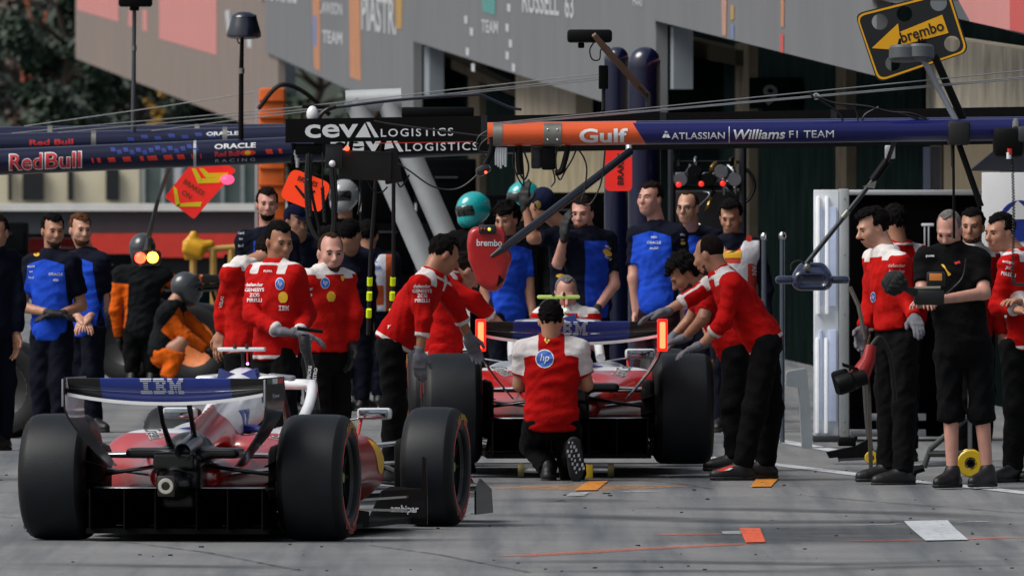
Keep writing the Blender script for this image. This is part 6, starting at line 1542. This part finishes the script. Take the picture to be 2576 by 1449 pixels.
for pts in ([(740, 468), (746, 466), (768, 492), (764, 500)], [(764, 500), (766, 491), (792, 478), (794, 484)]): chev(s2, pts, INKB, 112.594)
bar(s2, (776, 436), (780, 380), 112.62, .01, BLACK, 'hanger', Y2=111.7)
s3 = thing('brake_sign', 'red upright brake sign hanging in front of the blue masts', 'sign', P(1554, 480, 127.5))
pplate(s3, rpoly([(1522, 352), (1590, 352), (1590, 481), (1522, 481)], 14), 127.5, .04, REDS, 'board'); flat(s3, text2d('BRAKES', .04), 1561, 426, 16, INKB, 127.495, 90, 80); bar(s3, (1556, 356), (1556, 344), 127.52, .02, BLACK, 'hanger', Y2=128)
# ---------------------------------------------------------------- white lamp rack, cabinet and board at the garage
wr = thing('lamp_rack', 'white rack of upright light tubes standing before the dark cabinet', 'rack', G(2090, 1112))
YK = G(2090, 1112).y
def rk(x0, y0, x1, y1, dy, th, mat, name, par=wr, ch=.006): return pbox(par, x0, y0, x1, y1, YK + dy, th, mat, name, ch)
RKW = M('rack_white', '#d3d9e0', .5, var=.06)
rk(2048, 478, 2110, 1104, .12, .25, RKW, 'panel'); rk(2112, 476, 2136, 1106, .0, .45, M('rack_edge', '#a9aeb0', .4, metal=.4, var=.1), 'frame')
for x0 in (2050, 2072): rk(x0 + 4, 494, x0 + 12, 790, .08, .05, M('tube_white', '#eef2f6', .3, emit=(1., 1., 1.), estr=.22), 'light_tube'); rk(x0 + 2, 850, x0 + 10, 1090, .08, .05, M('tube_white'), 'light_tube')
for y0, y1 in ((520, 770), (830, 1060)):
    rk(2084, y0, 2104, y1, .09, .05, M('tube_blue', '#b4c0de', .35, emit=(.6, .65, .8), estr=.1), 'light_tube'); rk(2060, y0, 2068, y1, .09, .04, M('tube_blue'), 'light_tube')
for y in (500, 640, 790, 940, 1060, 1085): one(lambda b: b.ball(P(2124, y, YK - .003), .006, 8), 'screw', STEELC, wr)
rk(2046, 1096, 2140, 1112, .0, .4, M('rack_foot', '#2b2f33', .5), 'foot')
cb = thing('tool_cabinet', 'tall black tool cabinet with white edging behind the crew', 'cabinet', Vector((P(2300, 0, YK + .6).x, YK + .6, gz(YK))))
rk(2138, 492, 2470, 1098, .6, .5, M('cabinet_black', '#030304', .8, spec=.03, var=.2), 'body', cb); rk(2134, 478, 2474, 491, .55, .1, ALU, 'top_rail', cb); rk(2138, 1080, 2330, 1098, .5, .08, ALU, 'bottom_rail', cb); rk(2190, 1040, 2330, 1058, .52, .06, ALU, 'shelf_edge', cb)
for x in (2324, 2334): rk(x, 570, x + 5, 660, .5, .04, ALU, 'handle', cb)
rk(2318, 562, 2350, 570, .5, .06, GLOSSW, 'handle', cb)
for x in (2150, 2300, 2450): one(lambda b: b.lathe([(0, -.02), (.045, -.02), (.05, 0), (.045, .02), (0, .02)], Vector((P(x, 0, YK + .8).x, YK + .8, gz(YK) + .05)), (1, 0, 0), 14), 'castor', BLACK, cb)
wb = thing('display_board', 'white display board with a blue disc at the garage mouth', 'board', Vector((P(2560, 0, YK + .2).x, YK + .2, gz(YK))))
rk(2470, 434, 2660, 800, .2, .04, GLOSSW, 'board', wb); chev(wb, circ(2566, 556, 52, 28), BLUEP, YK + .195, 'disc'); chev(wb, [(2528, 540), (2560, 505), (2600, 540), (2600, 552), (2528, 552)], GLOSSW, YK + .19, 'printed_shape')
for x in (2480, 2650): one(lambda b: b.tube([Vector((P(x, 0, YK + .23).x, YK + .26, gz(YK))), P(x, 800, YK + .26)], .015, 8), 'leg', ALU, wb)
pplate(wb, [(2440, 430), (2500, 380), (2560, 350), (2660, 350), (2660, 433)], YK + .25, .3, M('awning_navy', '#141b28', .7), 'awning')
# broadcast camera held by the cameraman
YT = 106.55
tv = thing('video_camera', 'black shoulder video camera with furry microphone and small orange screen', 'camera', P(2330, 770, YT))
pbox(tv, 2300, 728, 2376, 768, YT, .2, M('camcorder_black', '#0c0d0f', .45), 'body', ch=.02); pbox(tv, 2332, 684, 2378, 722, YT + .02, .08, M('camcorder_black'), 'monitor', ch=.012); pbox(tv, 2338, 688, 2370, 706, YT + .012, .01, M('screen_orange', '#a8602a', .4, emit=(.5, .2, .04), estr=.25), 'screen', ch=.003)
one(lambda b: b.tube([P(2300, 735, YT + .02), P(2282, 728, YT - .02), P(2262, 718, YT - .04)], [.03, .02, .02], 8), 'lens_barrel', M('camcorder_black'), tv); bar(tv, (2300, 726), (2366, 724), YT + .02, .012, STEELC, 'handle')
s = SDF(P(2205, 755, YT - .2), P(2295, 670, YT + .15), .008); cc = np.array(P(2250, 712, YT - .05)); s.ell(cc, (.08, .09, .075), k=.01); V, Q = s.mesh(); rawmesh('microphone', ripple(V, Q, .006, 150, 9), Q, M('fur_grey', '#232526', .95, var=.4, scale=90, bump=.8, bscale=200), tv)
cable(tv, [(2380, 740), (2420, 700), (2430, 650)], YT, .006)
# wheel gun and lollipop stick
wg = thing('wheel_gun', 'red and black wheel gun with neon stripe held low beside the white rack', 'wheel gun', P(2140, 1000, 107.6))
one(lambda b: b.lathe([(0, .0), (.055, .0), (.062, .02), (.062, .1), (.05, .12), (.05, .2), (0, .2)], P(2104, 972, 107.5), (.92, .25, .3), 20), 'barrel', BLACK, wg); pbox(wg, 2096, 930, 2140, 990, 107.56, .1, BLACK, 'motor', ch=.02, rot=-15)
one(lambda b: b.tube([P(2134, 965, 107.62), P(2164, 945, 107.62), P(2185, 905, 107.62), P(2192, 870, 107.64)], [.055, .065, .045, .035], 12), 'grip', M('gun_red', '#8f1414', .4, var=.1), wg)
pplate(wg, [(2136, 952), (2170, 938), (2174, 946), (2140, 961)], 107.52, .02, M('neon_yellow'), 'stripe'); pplate(wg, [(2118, 912), (2158, 925), (2154, 932), (2120, 922)], 107.55, .05, BLACK, 'shield'); one(lambda b: b.tube(spl([P(2192, 872, 107.64), P(2215, 850, 107.66), P(2240, 900, 107.7), P(2252, 1010, 107.8)]), .016, 8), 'hose', RUBB, wg)
ls = thing('pole', 'slim steel pole gripped in the grey glove beside the white rack', 'pole', P(2185, 1130, 108.0)); one(lambda b: b.tube([P(2138, 722, 107.9), P(2160, 770, 107.9), P(2176, 850, 107.9), P(2186, 1000, 108.6), Vector((P(2192, 0, 109).x, 109, gz(109)))], [.014] * 5, 8), 'shaft', M('shaft_steel', '#77706a', .4, metal=.6), ls)
# jacks
YEL = M('jack_yellow', '#cfae14', .45, coat=.3, var=.1)
def jack(label, x, y, flip=1, big=1.):
    o = G(x, y); j = thing('trolley_jack', label, 'jack', o); r = .045 * big
    def q(a, d, z): return o + Vector((a * flip, d, z))
    for dd in (0, .3):
        w_ = one(lambda b: b.lathe([(r * .45, -.018), (r * .9, -.018), (r, -.01), (r, .01), (r * .9, .018), (r * .45, .018)], q(0, dd, r), (0, 1, 0), 24), 'wheel', YEL, j)
        one(lambda b: b.lathe([(0, -.02), (r * .3, -.02), (r * .32, .02), (0, .02)], q(0, dd, r), (0, 1, 0), 12), 'hub', BLACK, w_)
        for k in range(5): one(lambda b: b.tube([q(0, dd, r), q(math.cos(k * 1.2566) * r * .6, dd, r + math.sin(k * 1.2566) * r * .6)], .008, 5), 'spoke', YEL, w_)
    one(lambda b: b.tube([q(0, -.02, r), q(0, .32, r)], .012, 8), 'axle', STEEL, j); one(lambda b: b.tube([q(0, .15, r), q(-.2 * big, .15, r * .8), q(-.22 * big, .15, .03)], .016, 8), 'foot_bar', STEEL, j)
    return j, q
j1, q1 = jack('quick jack on small yellow wheels at the foot of the white rack', 2192, 1168)
one(lambda b: b.tube([q1(0, .15, .05), q1(-.03, .15, .4), q1(-.06, .15, .95)], .02, 10), 'handle', M('jack_grey', '#4d4f50', .45, metal=.5), j1); one(lambda b: b.prism([q1(-.3, .1, .08), q1(-.1, .1, .12), q1(-.02, .1, .17), q1(.02, .1, .1), q1(-.05, .1, .06), q1(-.28, .1, .04)], (0, .2, 0)), 'lifting_arm', BLACK, j1, smooth=0, fix=True); one(lambda b: b.box(q1(-.16, .2, .15), (.06, .08, .03), ch=.01), 'saddle', BLACK, j1)
j2, q2 = jack('quick jack with large yellow spoked wheel behind the bare legs of the cameraman', 2442, 1200, 1, 2.)
one(lambda b: b.tube([q2(-.3, .1, .06), q2(-.26, .1, .18), q2(.02, .1, .42)], .02, 10), 'lifting_arm', M('jack_grey'), j2); one(lambda b: b.tube([q2(-.28, .1, .15), q2(-.05, .1, .15), q2(.1, .1, .12)], .022, 8), 'frame', M('jack_grey'), j2); one(lambda b: b.tube([q2(.0, .15, .1), q2(.0, .15, .6), q2(-.02, .15, .8)], .016, 8), 'handle', STEEL, j2)
one(lambda b: b.tube([q2(-.3, .1, .06), q2(-.36, .1, .04), q2(-.38, .1, .0)], .025, 8), 'foot', BLACK, j2)
rs = thing('rear_jack', 'low rear jack with yellow blocks holding up the red car', 'jack', G(1400, 1196))
o = Vector((car2.location.x, car2.location.y - .2, gz(110))); 
one(lambda b: b.tube([o + Vector((-.3, -.2, .05)), o + Vector((.28, -.2, .05))], .016, 8), 'cross_bar', ALU, rs)
for a in (-.3, .28): one(lambda b: b.lathe([(0, -.02), (.045, -.02), (.05, 0), (.045, .02), (0, .02)], o + Vector((a, -.2, .05)), (1, 0, 0), 18), 'wheel', M('wheel_olive', '#5c5530', .6), rs)
one(lambda b: b.box(o + Vector((.14, -.25, .045)), (.025, .03, .045), ch=.008), 'block', YEL, rs); one(lambda b: b.tube([o + Vector((0, -.2, .05)), o + Vector((0, -.1, .2)), o + Vector((0, .05, .31))], [.03, .03, .05], 8), 'lifting_post', BLACK, rs)
# tyre blanket bag held by the crew member
bg_ = thing('tyre_bag', 'black bag lettered vertically in white hanging from a grey glove', 'bag', P(785, 985, 104.9))
rows = []
for y, xa, xb, d in ((842, 752, 778, .02), (858, 752, 782, .03), (880, 754, 784, .035), (900, 764, 786, .03), (930, 770, 795, .03), (985, 778, 800, .025), (1030, 780, 806, .025)):
    rows.append([P(xa + (xb - xa) * (.5 - .5 * math.cos(t)), y + 2 * math.sin(3 * t), 104.9) + Vector((0, d * math.sin(t), 0)) for t in [6.2832 * k / 14 for k in range(14)]])
one(lambda b: b.grid(rows, closed=True), 'bag', M('bag_black', '#0d0e11', .3, coat=.3, var=.3, bump=.5, bscale=30), bg_, smooth=60)
flat(bg_, text2d('POSTERIORE', .03), 776, 952, 9, INKW, 104.86, 82, 66); flat(bg_, text2d('SINISTRO', .03), 791, 950, 9, INKW, 104.86, 82, 50)
bar(bg_, (748, 826), (812, 834), 104.9, .012, BLACK, 'handle')
# white board behind the two men at the wing
w3 = thing('white_board', 'plain white board standing behind the crew at the wing', 'board', Vector((P(1150, 0, 119).x, 119, gz(119)))); a = P(1128, 745, 119); c = P(1182, 745, 119)
one(lambda b: b.box(((a.x + c.x) / 2, 119.02, (a.z + gz(119)) / 2), ((c.x - a.x) / 2, .02, (a.z - gz(119)) / 2)), 'board', GLOSSW, w3, smooth=0); one(lambda b: b.box(((a.x + c.x) / 2, 119.1, gz(119) + .02), ((c.x - a.x) / 2, .15, .02)), 'foot', BLACK, w3, smooth=0)
# equipment rig with chrome rails and red lamps
er = thing('equipment_rig', 'dark equipment rig with chrome rails and red lamps behind the men in blue', 'equipment', Vector((P(1770, 0, 130).x, 130, gz(130))))
for x in (1690, 1868): one(lambda b: b.tube([Vector((P(x, 0, 130).x, 130, gz(130))), P(x, 372, 130)], .03, 10), 'post', M('post_dark', '#10161f', .4), er)
CHR = M('chrome', '#c9ccd0', .12, metal=1., var=.1)
for y, x0, x1 in ((438, 1692, 1830), (470, 1700, 1866), (408, 1700, 1866)): bar(er, (x0, y), (x1, y), 130, .012, CHR if y < 450 and y > 420 else BLACK, 'rail')
rr = random.Random(4)
for i in range(26):
    x, y = rr.uniform(1700, 1850), rr.uniform(395, 580); one(lambda b: b.tube(spl([P(x, y, 130), P(x + rr.uniform(-18, 18), y + rr.uniform(5, 20), 129.95), P(x + rr.uniform(-20, 20), y + rr.uniform(18, 46), 130)], 4), rr.uniform(.006, .016), 6), 'pipe', rr.choice([CHR, BLACK, BLACK, STEEL, M('brass', '#7d6a3a', .35, metal=.8)]), er)
for i in range(5): x = 1712 + i * 34; one(lambda b: b.lathe([(0, -.03), (.05, -.03), (.055, 0), (.05, .04), (0, .04)], P(x, 452 - 20 * (i % 2), 129.97), (0, 1, 0), 14), 'gauge', rr.choice([BLACK, STEEL]), er)
for x, y in ((1707, 465), (1764, 463), (1818, 462)): one(lambda b: b.ball(P(x, y, 129.9), .022, 10), 'red_lamp', M('lamp_deep_red', '#a01010', .4, emit=(.8, .03, .02), estr=1.0), er)
pbox(er, 1694, 480, 1864, 640, 130.1, .4, M('rig_black', '#0a0c10', .5), 'case', ch=.02); cable(er, [(1868, 420), (1890, 440), (1898, 470), (1885, 500), (1868, 512)], 130, .016)
# chrome barrier posts by the garage
for i, (x, y) in enumerate(((1968, 588), (1922, 590))):
    bp_ = thing('barrier_post', ('second chrome post, nearer the marshal' if i else 'chrome post with rounded head beside the white rack'), 'post', Vector((P(x, 0, 122 + i).x, 122 + i, gz(122)))); one(lambda b: b.tube([Vector((P(x, 0, 122 + i).x, 122 + i, gz(122))), P(x, y + 14, 122 + i)], .018, 10), 'shaft', M('post_blue_grey', '#5b6470', .35, metal=.6), bp_); one(lambda b: b.ball(P(x, y + 6, 122 + i), (.028, .028, .032), 12), 'head', CHR, bp_)
st_ = thing('grey_step', 'pale grey plastic step beside the foot of the white rack', 'step', G(2015, 1128)); Ys = G(2015, 1128).y
pplate(st_, rpoly([(1978, 935), (2030, 926), (2040, 1040), (2044, 1128), (2018, 1128), (2010, 975), (1978, 972)], 8), Ys, .35, M('step_grey', '#7e868c', .6), 'shell')
# yellow tool stand among the far mechanics
ys_ = thing('tool_stand', 'yellow machine head on tan legs behind the orange car', 'equipment', Vector((P(500, 0, 158).x, 158, gz(158)))); s = SDF(P(430, 670, 157.6), P(560, 570, 158.4), .02); q = 158 / F
s.box(P(486, 628, 158), (.1, .09, .06), R=np.array(Matrix.Rotation(.3, 3, 'Y')), r=.03, k=.03); s.cone(P(468, 612, 158), P(488, 590, 158), .035, .03, k=.03); s.cone(P(486, 590, 158), P(498, 612, 158), .03, .035, k=.03); s.cone(P(500, 640, 158), P(470, 648, 158), .05, .03, k=.04); s.cone(P(490, 622, 158), P(530, 614, 158), .06, .04, k=.04); V, Q = s.mesh(); rawmesh('machine_head', V, Q, M('machine_yellow', '#c99612', .45, var=.15), ys_)
for x in (536, 582, 486): one(lambda b: b.tube([P(x, 628, 158), Vector((P(x + 4, 0, 158).x, 158, gz(158)))], .035, 8), 'leg', M('leg_tan', '#b08a44', .5, var=.2), ys_)
bar(ys_, (480, 630), (600, 622), 158, .03, M('leg_tan'), 'rail'); 
# spare wheels near the far car
for i, (x, y, Y) in enumerate(((500, 0, 149), (330, 0, 150), (20, 0, 124))):
    w_ = thing('spare_wheel', ('spare wheel with yellow hub held by the crouching orange mechanic', 'spare wheel lying upright by the turned mechanic', 'spare wheel at the feet of the man in dark navy')[i], 'wheel', Vector((P(x, 0, Y).x, Y, gz(Y)))); c = Vector((P(x, 0, Y).x, Y, gz(Y) + .355))
    one(lambda b: b.lathe([(.2, -.14), (.28, -.17), (.33, -.16), (.355, -.1), (.357, 0), (.355, .1), (.33, .16), (.28, .17), (.2, .14)], c, (.35, 1, 0), 36), 'tyre', TYRE, w_, smooth=50); one(lambda b: b.lathe([(.2, -.14), (.12, -.1), (.0, -.1)], c, (.35, 1, 0), 24), 'rim', M('rim_amber', '#c0641a', .5, var=.4, scale=9) if i == 0 else CARB, w_)
